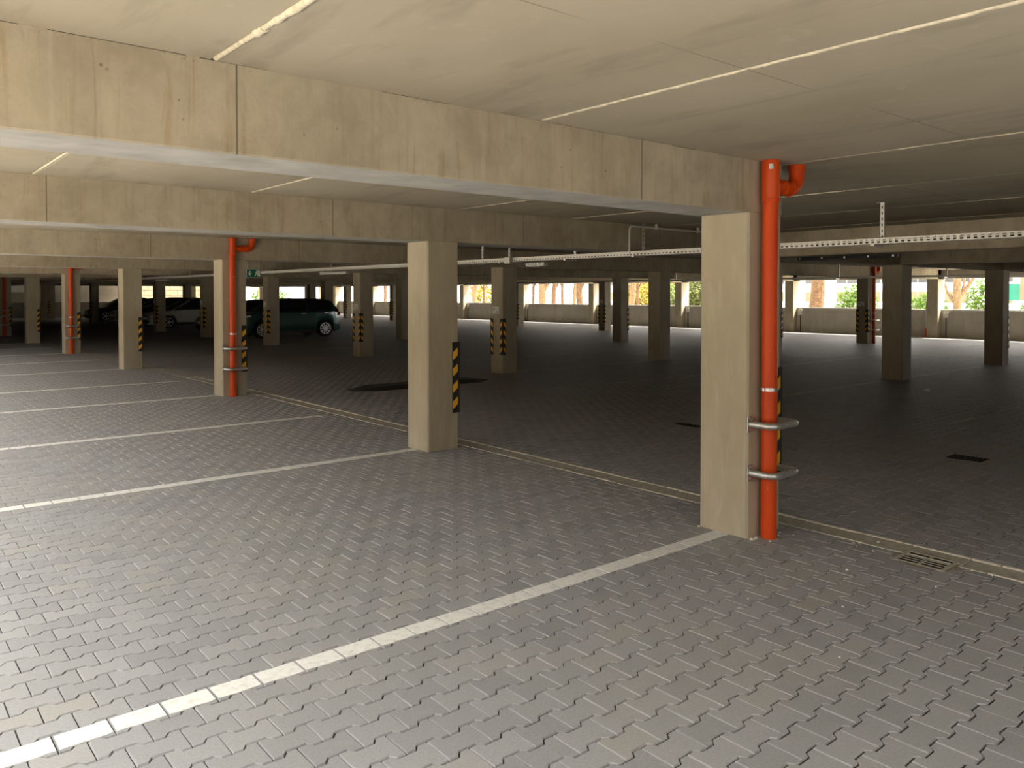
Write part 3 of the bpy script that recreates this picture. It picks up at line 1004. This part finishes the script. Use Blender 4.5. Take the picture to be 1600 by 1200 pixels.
# ------------------------------------------------------------------ emergency exit sign
t = thing('exit_sign', 'hanging green emergency exit sign with white arrow and running figure', 'sign', (6.56, 16.29, 2.05))
MB().box(-0.16, 0.16, -0.03, 0.03, 0.0, 0.19).build('case', M['grey_plastic'], t)
face = MB().box(-0.148, 0.148, -0.034, -0.03, 0.015, 0.172).build('green_panel', M['green_sign'], t)
def flat(pts, parent, name, mat, y=-0.036):
    MB().prism(pts, 'y', y, -0.033).build(name, mat, parent)
flat([(-0.098, 0.085), (-0.098, 0.150), (-0.078, 0.150), (-0.078, 0.085), (-0.052, 0.110), (-0.052, 0.085), (-0.088, 0.045), (-0.124, 0.085), (-0.124, 0.110)], face, 'arrow', M['sign_white'])
flat([(0.075, 0.03), (0.135, 0.03), (0.135, 0.158), (0.075, 0.158)], face, 'door_symbol', M['sign_white'])
flat([(0.01, 0.03), (0.024, 0.03), (0.05, 0.075), (0.07, 0.07), (0.085, 0.04), (0.098, 0.045), (0.08, 0.085), (0.06, 0.095), (0.068, 0.118), (0.085, 0.105), (0.09, 0.113), (0.066, 0.135), (0.035, 0.132), (0.018, 0.11), (0.026, 0.104), (0.04, 0.116), (0.045, 0.112), (0.034, 0.082)], face, 'running_figure', M['sign_white'], -0.038)
flat([(0.062 + 0.012 * math.cos(a), 0.150 + 0.012 * math.sin(a)) for a in [2 * math.pi * k / 10 for k in range(10)]], face, 'figure_head', M['sign_white'], -0.038)
for x in (-0.12, 0.12):
    MB().tube([(x, 0, 0.19), (x, 0, ZC - 2.05)], 0.004, 6).build('suspension_rod', M['steel'], t)

# ------------------------------------------------------------------ boxes, conduit and downpipes on the parapet wall
for j, y in enumerate(YR):
    if j > 8:
        continue
    yb = y - 0.20
    t = thing('wall_box', 'small white electrical box with bent conduit on the parapet beside a pier', 'electrical box', (X_E, yb, 0), 'electrical boxes on the parapet')
    MB().box(-0.08, 0, -0.09, 0.09, 0.78, 1.02).build('case', M['white_plastic'], t)
    MB().box(-0.086, -0.08, -0.08, 0.08, 0.79, 1.01).build('lid', M['white_plastic'], t)
    MB().tube([(-0.03, 0.0, 0.78), (-0.03, 0.0, 0.02)], 0.016, 8).build('conduit', M['dark_plastic'], t)
    MB().tube([(-0.03, 0.02, 1.02), (-0.03, 0.02, 1.06), (-0.03, -0.02, 1.095), (-0.03, -0.10, 1.105), (-0.03, -5.0 if j > 1 else -2.5, 1.105)], 0.014, 8).build('conduit', M['grey_plastic'], t)
for j in (2, 4):
    y = YR[j] + CW + 0.09
    t = thing('downpipe', 'grey downpipe with red foot beside a parapet pier', 'pipe', (X_E - 0.08, y, 0), 'downpipes beside the piers')
    MB().tube([(0, 0, 0.35), (0, 0, 1.35), (0.15, 0, 1.6)], 0.05, 12).build('pipe', M['grey_plastic'], t, True)
    MB().tube([(0, 0, 0), (0, 0, 0.36)], 0.056, 12).build('foot', M['pipe'], t, True)

# ------------------------------------------------------------------ debris
def scrap(x, y, s, label, mat, group):
    mb = MB()
    n = 6
    top = [(s * random.uniform(0.5, 1) * math.cos(2 * math.pi * k / n), s * random.uniform(0.5, 1) * math.sin(2 * math.pi * k / n), s * random.uniform(0.1, 0.4)) for k in range(n)]
    bot = [(a, b, 0) for a, b, _ in top]
    mb.add(top + bot + [(0, 0, s * 0.7)], [(k, (k + 1) % n, 12) for k in range(n)] + [(k, k + 6, (k + 1) % n + 6, (k + 1) % n) for k in range(n)])
    tag(mb.build(label[0], mat, None, loc=(x, y, 0.0)), label[1], 'debris', group)
for dx, dy, s in ((0.01, -0.03, 0.022), (0.03, -0.04, 0.014), (0.055, -0.035, 0.018), (0.085, -0.02, 0.012), (-0.015, 0.4, 0.016), (0.07, -0.135, 0.012), (0.24, -0.10, 0.016), (0.30, -0.07, 0.013), (0.33, -0.16, 0.01), (0.40, -0.13, 0.009), (-0.05, 0.14, 0.01)):
    scrap(XA + dx, YR[0] + dy, s, ('mortar_crumb', 'white crumb of mortar at the foot of the nearest piped column'), M['mortar'], 'mortar crumbs')
for x, y, s in ((5.33, 2.72, 0.014), (5.27, 2.55, 0.012), (4.78, 2.48, 0.012), (4.2, 2.2, 0.008), (3.6, 1.9, 0.007), (5.48, 2.62, 0.012), (4.9, 2.0, 0.009), (3.9, 2.6, 0.007)):
    scrap(x, y, s, ('pebble', 'tiny pale pebble on the paving near the drain grate'), M['mortar'], 'pebbles on the paving')
scrap(14.7, 6.17, 0.07, ('paper_scrap', 'crumpled white paper scrap on the shaded paving beyond the near aisle'), M['sign_white'], None)

# ------------------------------------------------------------------ cars (local x runs from nose to tail)
def lerp_tab(tab, x):
    for (a, va), (b, vb) in zip(tab, tab[1:]):
        if x <= b:
            t_ = 0 if b == a else max(0, (x - a) / (b - a))
            t_ = t_ * t_ * (3 - 2 * t_) if False else t_
            return va + (vb - va) * t_
    return tab[-1][1]
def make_car(label, xf, yn, L, W, H, ax1, ax2, deck, roof, paint, roof_paint, spokes=5, R=0.325):
    yc = yn + W / 2
    t = thing('car', label, 'car', (xf, yc, 0))
    hw = W / 2
    base = 0.19
    xs = sorted(set([0, 0.03, 0.08, 0.16, 0.3] + [round(v, 3) for v in np.arange(0.4, L - 0.3, 0.075)] + [L - 0.3, L - 0.16, L - 0.07, L - 0.02, L]))
    secs = []
    for x in xs:
        d = lerp_tab(deck, x)
        e = min(x, L - x)
        w = hw * (1 - 0.17 * max(0, 1 - e / 0.55) ** 2)
        zl = base + (0.10 * max(0, 1 - e / 0.25))
        for a in (ax1, ax2):
            if abs(x - a) < R + 0.055:
                zl = max(zl, R + math.sqrt((R + 0.055) ** 2 - (x - a) ** 2))
        if e < 0.02:
            d = d - 0.06
        zm = min(max(zl + 0.05, 0.56), d - 0.10)
        zl2 = min(zl, d - 0.16)
        secs.append([(x, 0, base), (x, w - 0.26, base), (x, w - 0.26, zl2), (x, w - 0.015, zl2), (x, w, min(zl2 + 0.04, zm)), (x, w + 0.004, zm), (x, w - 0.02, d - 0.07), (x, w - 0.085, d - 0.01), (x, w * 0.5, d + 0.015), (x, 0, d + 0.02)])
    mb = MB()
    n = len(secs[0])
    vs = []
    for s in secs:
        full = s + [(p[0], -p[1], p[2]) for p in s[-2:0:-1]]
        vs += full
    m = 2 * n - 2
    fs = []
    for i in range(len(secs) - 1):
        for k in range(m):
            a, b = i * m + k, i * m + (k + 1) % m
            fs.append((a, b, b + m, a + m))
    fs.append(tuple(range(m)))
    fs.append(tuple((len(secs) - 1) * m + k for k in range(m)))
    mb.add(vs, fs).build('body', paint, t, True, 32)
    # glasshouse
    x0, x1 = roof[0][0], roof[-1][0]
    gx_ = sorted(set([round(v, 3) for v in np.linspace(x0, x1, 26)] + [r[0] for r in roof]))
    g = MB()
    rows = []
    for x in gx_:
        d, zr = lerp_tab(deck, x), lerp_tab(roof, x)
        f_ = max(0.0, min(1.0, (zr - d) / (H - 0.95)))
        wb, wr = hw - 0.07, hw - 0.07 - 0.20 * f_
        rows.append([(x, wb, d - 0.04), (x, (wb + wr) / 2 + 0.02, (d + zr) / 2), (x, wr, max(d - 0.03, zr - 0.035)), (x, wr * 0.6, zr), (x, 0, zr + 0.01)])
    vs, fs = [], []
    for r in rows:
        vs += r + [(p[0], -p[1], p[2]) for p in r[-2::-1]]
    m = 9
    for i in range(len(rows) - 1):
        for k in range(m - 1):
            a = i * m + k
            fs.append((a, a + 1, a + 1 + m, a + m))
    g.add(vs, fs).build('windows', M['auto_glass'], t, True, 40)
    # roof skin over the level part, pillars along the glass edges
    tops = [r for r in roof if r[1] > H - 0.12]
    ra, rb = tops[0][0], tops[-1][0]
    rs = MB()
    vs, fs = [], []
    k_ = 10
    for i in range(k_ + 1):
        x = ra + (rb - ra) * i / k_
        zr = lerp_tab(roof, x) + 0.012
        wr = hw - 0.265
        row = [(x, wr + 0.022, zr - 0.075), (x, wr, zr - 0.025), (x, wr * 0.6, zr), (x, 0, zr + 0.01)]
        vs += row + [(p[0], -p[1], p[2]) for p in row[-2::-1]]
    for i in range(k_):
        for k in range(6):
            a = i * 7 + k
            fs.append((a, a + 1, a + 8, a + 7))
    rs.add(vs, fs).build('roof', roof_paint, t, True, 50)
    def gpt(x, lvl, s):
        d, zr = lerp_tab(deck, x), lerp_tab(roof, x)
        f_ = max(0.0, min(1.0, (zr - d) / (H - 0.95)))
        wb, wr = hw - 0.07, hw - 0.07 - 0.20 * f_
        return (x, s * (wb + (wr - wb) * lvl + 0.004), d - 0.02 + (zr - 0.02 - d) * lvl)
    for s in (-1, 1):
        MB().tube([gpt(x0 + (ra - x0) * q, 1, s) for q in (0.02, 0.25, 0.5, 0.75, 1)], 0.028, 6).build('pillar', paint, t)
        MB().tube([gpt(rb + (x1 - rb) * q, 1, s) for q in (0, 0.33, 0.66, 0.97)], 0.035, 6).build('pillar', roof_paint, t)
        xm = (ra + rb) / 2
        MB().tube([gpt(xm, 0, s), gpt(xm, 0.5, s), gpt(xm, 1, s)], 0.03, 6).build('pillar', M['dark_plastic'], t)
        xq = rb + (x1 - rb) * 0.25
        MB().tube([gpt(xq, 0, s), gpt(xq, 0.5, s), gpt(xq, 1, s)], 0.06, 6).build('pillar', paint, t)
        # mirror
        mx = x0 + 0.42
        dz = lerp_tab(deck, mx)
        mb = MB().prism([(-0.07, 0), (-0.05, 0.12), (0.05, 0.13), (0.07, 0.02)], 'y', 0, 0.18)
        mb.build('mirror', roof_paint, t, loc=(mx, (hw - 0.06) if s > 0 else -(hw - 0.06) - 0.18, dz - 0.01))
        # sill cladding and door handles
        MB().box(ax1 + R + 0.09, ax2 - R - 0.09, s * (hw - 0.005) - 0.012, s * (hw - 0.005) + 0.012, base - 0.01, base + 0.12).build('sill', M['dark_plastic'], t)
        for hx in (xm - 0.18, xm + 0.80):
            if hx < ax2 + 0.1:
                dz = lerp_tab(deck, hx)
                MB().box(hx - 0.09, hx + 0.09, s * (hw - 0.012) - 0.018, s * (hw - 0.012) + 0.018, dz - 0.13, dz - 0.10).build('door_handle', M['alloy'], t)
        # lamps
        dl = lerp_tab(deck, 0.15)
        MB().add([(-0.005, s * (hw * 0.45), dl - 0.14), (0.02, s * (hw * 0.86), dl - 0.15), (0.36, s * (hw - 0.012), dl - 0.08), (0.36, s * (hw - 0.022), dl - 0.02), (0.10, s * (hw * 0.84), dl - 0.045), (0.02, s * (hw * 0.5), dl - 0.07),
                  (0.2, s * (hw * 0.4), dl - 0.10)],
                 [(0, 1, 4, 5), (1, 2, 3, 4), (0, 5, 6), (0, 6, 2, 1), (5, 4, 3, 6), (3, 2, 6)]).build('headlight', M['lamp_clear'], t)
        dr = lerp_tab(deck, L - 0.15)
        MB().box(L - 0.20, L + 0.004, s * (hw * 0.80) - 0.07, s * (hw * 0.80) + 0.09, dr - 0.20, dr - 0.06).build('tail_light', M['lamp_red'], t)
        MB().prism([(0.0, 0), (0.10, -0.04), (0.10, 0.05), (0.0, 0.05)], 'y', s * hw * 0.62 - 0.10, s * hw * 0.62 + 0.10).build('fog_light', M['dark_plastic'], t, loc=(-0.012, 0, 0.36))
        # wheels
        for a in (ax1, ax2):
            yo = s * (hw - 0.012)
            yi = s * (hw - 0.22)
            wh = MB().tube([(0, yi - yo, 0), (0, (yi - yo) * 0.97, 0), (0, (yi - yo) * 0.03, 0), (0, 0, 0)], [R - 0.02, R, R, R - 0.025], 28)
            w_ = wh.build('wheel', M['tyre'], t, True, 40, loc=(a, yo, R))
            rim = MB()
            for k in range(spokes):
                an = 2 * math.pi * k / spokes
                ca, sa = math.cos(an), math.sin(an)
                px, pz = -sa, ca
                vs = []
                for rr, ww in ((0.03, 0.020), (R * 0.66, 0.024)):
                    for q in (-1, 1):
                        vs += [(ca * rr + px * ww * q, s * 0.003, sa * rr + pz * ww * q), (ca * rr + px * ww * q, s * 0.014, sa * rr + pz * ww * q)]
                rim.add(vs, [(1, 3, 7, 5), (0, 1, 5, 4), (2, 6, 7, 3), (4, 5, 7, 6)])
            nn = 28
            for r0, r1, yy in ((R * 0.62, R * 0.70, 0.014), (0.0, 0.05, 0.016)):
                vs = []
                for k in range(nn):
                    an = 2 * math.pi * k / nn
                    vs += [(math.cos(an) * r0, s * yy, math.sin(an) * r0), (math.cos(an) * r1, s * yy, math.sin(an) * r1)]
                rim.add(vs, [(2 * k, 2 * k + 1, (2 * k + 3) % (2 * nn), (2 * k + 2) % (2 * nn)) for k in range(nn)])
            rim.build('rim', M['alloy'], w_)
    dl = lerp_tab(deck, 0.1)
    MB().prism([(-hw * 0.42, dl - 0.15), (hw * 0.42, dl - 0.15), (hw * 0.36, dl - 0.07), (-hw * 0.36, dl - 0.07)], 'x', -0.008, 0.10).build('grille', M['dark_plastic'], t)
    MB().prism([(-hw * 0.50, 0.27), (hw * 0.50, 0.27), (hw * 0.44, 0.42), (-hw * 0.44, 0.42)], 'x', -0.010, 0.12).build('lower_grille', M['dark_plastic'], t)
    MB().box(-0.022, -0.008, -0.26, 0.26, 0.455, 0.565).build('number_plate', M['plate'], t)
    MB().box(L + 0.002, L + 0.015, -0.26, 0.26, 0.62, 0.73).build('number_plate', M['plate'], t)
    return t

teal = car_paint('teal_car_paint', (0.02, 0.085, 0.08))
blackp = car_paint('black_car_paint', (0.008, 0.008, 0.009))
whitep = car_paint('white_car_paint', (0.62, 0.62, 0.58))
darkp = car_paint('charcoal_car_paint', (0.02, 0.021, 0.023))
silverp = car_paint('silver_car_paint', (0.46, 0.47, 0.48))
bluep = car_paint('dark_blue_car_paint', (0.012, 0.018, 0.035))
def deck_suv(L): return [(0, 0.80), (0.12, 0.92), (0.9, 1.02), (1.2, 1.04), (L - 0.3, 1.08), (L - 0.05, 1.02), (L, 0.98)]
def deck_low(L): return [(0, 0.66), (0.12, 0.74), (0.9, 0.90), (1.25, 0.93), (L - 0.6, 1.0), (L - 0.06, 0.97), (L, 0.90)]
make_car('teal compact crossover with black roof and alloy wheels', 11.45, 29.55, 4.12, 1.80, 1.54, 0.82, 3.42, deck_suv(4.12),
         [(0.95, 1.02), (1.62, 1.46), (2.0, 1.52), (3.3, 1.52), (3.72, 1.46), (4.02, 1.06)], teal, blackp, 10, 0.335)
make_car('black saloon with sloping roofline parked behind the teal crossover', 11.55, 33.45, 4.55, 1.80, 1.46, 0.88, 3.58, deck_low(4.55),
         [(1.1, 0.90), (1.95, 1.40), (2.3, 1.45), (2.9, 1.44), (3.5, 1.33), (4.25, 1.00)], blackp, blackp)
make_car('white hatchback with dark windows parked beside the black saloon', 11.45, 41.2, 4.35, 1.79, 1.50, 0.86, 3.50, deck_low(4.35),
         [(1.0, 0.90), (1.95, 1.42), (2.4, 1.49), (3.1, 1.48), (3.75, 1.36), (4.28, 1.0)], whitep, blackp)
make_car('charcoal car showing only its roof behind the white hatchback', 11.6, 45.1, 4.4, 1.8, 1.52, 0.88, 3.55, deck_suv(4.4),
         [(1.0, 1.02), (1.75, 1.44), (2.2, 1.51), (3.6, 1.50), (4.3, 1.06)], darkp, blackp)
make_car('silver hatchback with bright headlights facing the near aisle', 11.6, 48.2, 4.3, 1.78, 1.50, 0.86, 3.45, deck_low(4.3),
         [(1.0, 0.90), (1.9, 1.42), (2.4, 1.49), (3.2, 1.47), (4.2, 1.0)], silverp, blackp)
make_car('dark blue car with a white front plate, farthest along the parked row', 11.6, 54.35, 4.4, 1.8, 1.50, 0.88, 3.55, deck_low(4.4),
         [(1.0, 0.90), (1.9, 1.42), (2.4, 1.49), (3.3, 1.46), (4.3, 1.0)], bluep, blackp)

# ------------------------------------------------------------------ outdoors
gm = MB()
for (a, b, c_, d) in ((X_E + 0.3, 160, -60, 160), (-80, GX0, -60, 160), (GX0, X_E + 0.3, Y_N + 0.2, 160), (GX0, X_E + 0.3, -60, GY0)):
    gm.add([(a, c_, -0.12), (b, c_, -0.12), (b, d, -0.12), (a, d, -0.12)], [(0, 1, 2, 3)])
structure(gm.build('ground', M['ground_out']))
M['dark_apron'] = plain('dark_apron', (0.13, 0.125, 0.115), 0.9, 0, 0.2, 0.2, 4)  # unseen ground, made dark to cut bounce light onto south faces
structure(MB().add([(-8.5, -11.9, -0.1), (35, -11.9, -0.1), (35, Y_S - 0.21, -0.1), (-8.5, Y_S - 0.21, -0.1)], [(0, 1, 2, 3)]).build('added_dark_ground', M['dark_apron']))

def leaves(n, centre, rad, size, seed):
    r = np.random.default_rng(seed)
    mb = MB()
    for k in range(n):
        v = r.normal(0, 1, 3)
        v /= np.linalg.norm(v)
        p = np.array(centre) + v * np.array(rad) * r.uniform(0.25, 1) ** 0.6
        if p[2] < 0.02:
            continue
        a = Vector(r.normal(0, 1, 3)).normalized()
        b = a.orthogonal().normalized()
        s = size * r.uniform(0.6, 1.3)
        p = Vector(p)
        mb.add([p - a * s, p + b * s * 0.45, p + a * s, p - b * s * 0.45], [(0, 1, 2, 3)])
    return mb
def shrub(x, y, rx, rz, mat, label, n=900, size=0.09, cz=None):
    n = int(n * 2.2)
    t = thing('shrub', label, 'shrub', (x, y, -0.12))
    o = leaves(n, (0, 0, cz or rz), (rx, rx, rz), size, int(x * 100 + y * 7)).build('foliage', M[mat], t)
    o['kind'] = 'stuff'
    for k in range(7):
        a = 2 * math.pi * k / 7
        MB().tube([(0.1 * math.cos(a), 0.1 * math.sin(a), 0), (rx * 0.4 * math.cos(a), rx * 0.4 * math.sin(a), rz * 0.8), (rx * 0.6 * math.cos(a), rx * 0.6 * math.sin(a), rz * 1.5)], [0.03, 0.02, 0.008], 6).build('stem', M['bark'], t)
def tree(x, y, r, label, lean=(0, 0), bark='bark', crown=True, fork=None, leaf='leaf_yellow', group=None):
    t = thing('tree', label, 'tree', (x, y, -0.12), group)
    h = 5.2
    pts = [(0, 0, -0.05)]
    for k in range(1, 7):
        q = k / 6
        pts.append((lean[0] * q * h + random.gauss(0, r * 0.12), lean[1] * q * h + random.gauss(0, r * 0.12), q * h))
    MB().tube(pts, [r * 1.35, r * 1.05, r, r * 0.96, r * 0.9, r * 0.82, r * 0.7], 12).build('trunk', M[bark], t, True)
    fz = fork or 3.0
    for k in range(5):
        a = random.uniform(0, 2 * math.pi)
        z0 = fz + (0 if k < 2 else random.uniform(0.2, 1.6))
        q = z0 / h
        b0 = (lean[0] * q * h, lean[1] * q * h, z0)
        L = random.uniform(1.2, 2.6)
        p1 = (b0[0] + 0.35 * L * math.cos(a), b0[1] + 0.35 * L * math.sin(a), z0 + 0.55 * L)
        p2 = (b0[0] + 0.55 * L * math.cos(a), b0[1] + 0.55 * L * math.sin(a), z0 + 1.3 * L)
        MB().tube([b0, p1, p2], [r * 0.6, r * 0.4, r * 0.15], 8).build('branch', M[bark], t, True)
    if crown:
        o = leaves(500, (lean[0] * h, lean[1] * h, h + 1.0), (0.8, 0.8, 1.5), 0.16, int(abs(x * 31 + y * 17))).build('foliage', M[leaf], t)
        o['kind'] = 'stuff'
TG = 'trees outside the parapet'
tree(40.0, 22.6, 0.36, 'thick leaning brown tree trunk outside, before the white building', (0.02, -0.05), 'bark')
tree(38.0, 22.55, 0.14, 'thin straight tree trunk outside, close to a parapet pier', (0, 0), 'bark')
tree(39.0, 15.1, 0.17, 'pollarded pale tree with bare forked branches outside', (0, 0.0), 'bark_pale', False, 1.25)
for k, (px, X, r, ln) in enumerate(((741, 38, 0.20, (0, -0.03)), (757, 39, 0.10, (0, 0.04)), (832, 38, 0.10, (0, -0.05)), (848, 38, 0.26, (0, 0.02)), (864, 41, 0.18, (0, -0.06)), (879, 43, 0.12, (0, 0)),
                                    (895, 40, 0.14, (0, -0.10)), (907, 38, 0.22, (0, 0.05)), (940, 39, 0.10, (0, 0)), (984, 38, 0.18, (0, -0.12)), (998, 40, 0.10, (0, 0.04)),
                                    (602, 37, 0.15, (0, 0)), (616, 38, 0.30, (0, 0.03)), (543, 38, 0.24, (0, 0)))):
    u = (px - 800) / F_PX
    y = X * (math.cos(YAW) - u * math.sin(YAW)) / (math.sin(YAW) + u * math.cos(YAW))
    look = ('thick ' if r > 0.21 else 'slender ' if r < 0.13 else '') + ('leaning ' if abs(ln[1]) > 0.045 else 'upright ')
    tree(X, y, r, look + ('pale-barked' if k % 3 == 0 else 'brown-barked') + ' tree in the row outside the parapet', ln, 'bark' if k % 3 else 'bark_pale', True, 1.9 + 0.2 * (k % 3), 'leaf_yellow' if k % 2 else 'leaf', TG)
shrub(37.4, 19.0, 1.0, 1.15, 'leaf', 'bright green shrub outside beside the white building window', 900, 0.10)
shrub(37.6, 15.9, 0.95, 0.95, 'leaf', 'yellow-green bush outside next to the pollarded tree', 900, 0.09)
shrub(37.0, 13.2, 0.8, 1.3, 'leaf', 'leafy green shrub outside behind the downpipe pier', 600, 0.10)
shrub(38.2, 28.6, 1.6, 1.7, 'leaf_olive', 'tall dense olive hedge outside behind the parapet', 2600, 0.11)
shrub(38.0, 31.2, 0.9, 1.2, 'leaf_olive', 'small olive bush outside beside the tall hedge', 700, 0.10)
shrub(44.0, 56.0, 2.2, 1.5, 'leaf_yellow', 'yellowing shrub outside beyond the teal crossover', 1400, 0.14)
shrub(30.0, 70.5, 1.8, 1.3, 'leaf', 'green shrub outside past the end wall', 1100, 0.13)
shrub(43.5, 67.0, 1.6, 1.5, 'leaf_yellow', 'golden bush outside near the far corner of the garage', 900, 0.13)
shrub(37.0, 11.2, 0.7, 1.0, 'leaf', 'low green shrub outside below the signboard', 500, 0.09)
shrub(47.0, 41.0, 1.7, 1.5, 'leaf_yellow', 'yellow-leaved bush outside behind the tree row', 1200, 0.14)
shrub(46.0, 36.5, 1.4, 1.4, 'leaf', 'light green bush outside behind the tree row', 900, 0.13)

# white apartment block with rows of windows
def facade(name, label, X, y0, y1, h, mat, wins, ledges):
    t = thing(name, label, 'building', (X, (y0 + y1) / 2, -0.12))
    ym = (y0 + y1) / 2
    MB().box(0, 10, y0 - ym, y1 - ym, 0, h).build('wall', mat, t)
    for (a, b, z0, z1, wm) in wins:
        f_ = MB()
        f_.box(-0.06, 0.0, a - ym - 0.08, b - ym + 0.08, z0 - 0.08 + 0.12, z0 + 0.12).box(-0.06, 0, a - ym - 0.08, b - ym + 0.08, z1 + 0.12, z1 + 0.20)
        f_.box(-0.06, 0, a - ym - 0.08, a - ym, z0 + 0.12, z1 + 0.12).box(-0.06, 0, b - ym, b - ym + 0.08, z0 + 0.12, z1 + 0.12)
        f_.box(-0.05, 0, (a + b) / 2 - ym - 0.04, (a + b) / 2 - ym + 0.04, z0 + 0.12, z1 + 0.12)
        w_ = f_.build('window', M['render_white'], t)
        MB().box(-0.03, 0.01, a - ym, b - ym, z0 + 0.12, z1 + 0.12).build('pane', M[wm], w_)
    for (a, b, z) in ledges:
        MB().box(-0.25, 0.0, a - ym, b - ym, z + 0.02, z + 0.12).build('ledge', M['render_grey'], t)
wins, ledges = [], []
y = 27.0
k = 0
while y < 92:
    wins.append((y, y + 2.6, 0.69, 1.97, 'win_blind'))
    wins.append((y, y + 2.6, 2.99, 4.4, 'win_glass'))
    wins.append((y, y + 2.6, 6.0, 7.4, 'win_glass'))
    ledges.append((y - 0.3, y + 2.9, 0.35))
    ledges.append((y - 0.3, y + 2.9, 2.55))
    y += 4.25
facade('apartment_block', 'long white apartment block with rows of windows across the yard', 95.0, 22.0, 95.0, 9.0, M['render_white'], wins, ledges)
# yellow shed and board among the trees
t = thing('yellow_kiosk', 'yellow-orange slatted kiosk outside among the tree trunks', 'kiosk', (52.0, 44.5, -0.12))
MB().box(0.1, 2.5, -3.2, 3.2, 0, 2.9).build('cabin', M['yellow_board'], t)
for k in range(13):
    MB().box(0.0, 0.1, -3.2 + k * 0.5, -2.85 + k * 0.5, 0.1, 2.5).build('slat', M['yellow_board'], t)
MB().box(-0.3, 2.8, -3.5, 3.5, 2.55, 2.75).build('roof', M['bark'], t)
t = thing('yellow_door_house', 'pale outbuilding with a yellow door beyond the trees', 'building', (56.0, 41.8, -0.12))
MB().box(0, 4, -4.5, -0.3, 0, 4.0).build('wall', M['render_white'], t)
MB().box(-0.06, 0, -3.0, -1.9, 0.3, 2.1).build('door', M['yellow_board'], t)
MB().box(-0.04, 0, -2.9, -2.0, 2.35, 2.9).build('window', M['win_glass'], t)
# signboard on posts and teal hoarding at the right
t = thing('notice_board', 'brown notice board on two thin posts outside', 'sign', (38.5, 12.05, -0.12))
MB().box(-0.03, 0.03, -0.7, 0.35, 1.55, 2.75).build('board', M['render_beige'], t)
for y in (-0.25, 0.15):
    MB().tube([(0.05, y, 0), (0.05, y, 2.3)], 0.03, 8).build('post', M['dark_plastic'], t)
t = thing('teal_hoarding', 'teal panel outside behind the notice board', 'panel', (46.0, 15.3, -0.12))
MB().box(-0.04, 0.04, -1.0, 0.2, 1.5, 2.35).build('panel', M['teal_board'], t)
for y in (-0.9, 0.1):
    MB().tube([(0.07, y, 0), (0.07, y, 2.3)], 0.04, 8).build('post', M['grey_plastic'], t)

# buildings close behind the end wall
M['annex'] = plain('pale_annex_render', (0.62, 0.59, 0.53), 0.9, 0, 0.2, 0.08, 1)
t = thing('annex_wall', 'grey rendered annex standing close beyond the end wall', 'building', (3.0, 67.6, -0.12))
MB().box(-14, 14.5, 0.0, 6, 0, 5.5).build('wall', M['annex'], t)
MB().box(-14, 14.5, -1.2, -0.12, 2.95, 3.1).build('light_block_canopy', M['render_grey'], t)  # invented overhang, added to keep sun and sky off the annex wall
MB().box(-14, 14.5, -0.06, 0.0, 1.9, 2.0).build('string_course', M['annex'], t)
t = thing('stone_building', 'beige stone building beyond the end wall beside the grey annex', 'building', (21.0, 71.5, -0.12))
MB().box(-3.4, 4.2, 0.06, 8, 0, 7).build('wall', M['render_beige'], t)
bmesh_block = MB().box(0, 0.87, 0, 0.1, 0, 0.39).mesh('stone_block', M['render_beige'])
for r in range(9):
    x = -3.4 + (0.3 if r % 2 else 0)
    while x < 3.4:
        link('stone_block', bmesh_block, t, (x, random.uniform(-0.015, 0.015), 0.05 + r * 0.42))
        x += 0.9
# unseen dark blocks added on the open sides to cut low-angle daylight
M['dark_blocker'] = plain('dark_blocker', (0.065, 0.053, 0.043), 0.9, 0, 0.2, 0.2, 2)
t = thing('west_light_blocker', 'added unseen dark block that cuts low daylight along the open side', 'building', (-9.5, 20.0, -0.12))
MB().box(-8, 0, -45, 50, 0, 5.0).build('wall', M['dark_blocker'], t)
MB().box(-8.3, 0.3, -45.3, 50.3, 5.0, 5.25).build('roof', M['render_grey'], t)
for k in range(22):
    y = -43 + k * 4.2
    w_ = MB().box(-0.02, 0.06, y, y + 1.8, 1.0, 2.5).build('window', M['render_grey'], t)
    MB().box(0.06, 0.07, y + 0.08, y + 1.72, 1.08, 2.42).build('pane', M['win_glass'], w_)
t = thing('south_light_blocker', 'added unseen dark block that cuts low light at the open end', 'building', (10.0, -12.0, -0.12))  # south counterpart, also unseen and added to hold back light from behind
MB().box(-18.5, 25, -6, 0, 0, 4.2).build('wall', M['dark_blocker'], t)
MB().box(-18.5, 25, -6.2, 0.25, 4.2, 4.4).build('roof', M['render_grey'], t)
for k in range(13):
    MB().box(-17.5 + k * 3.2, -15.0 + k * 3.2, 0.0, 0.05, 0, 2.2).build('door', M['render_grey'], t)
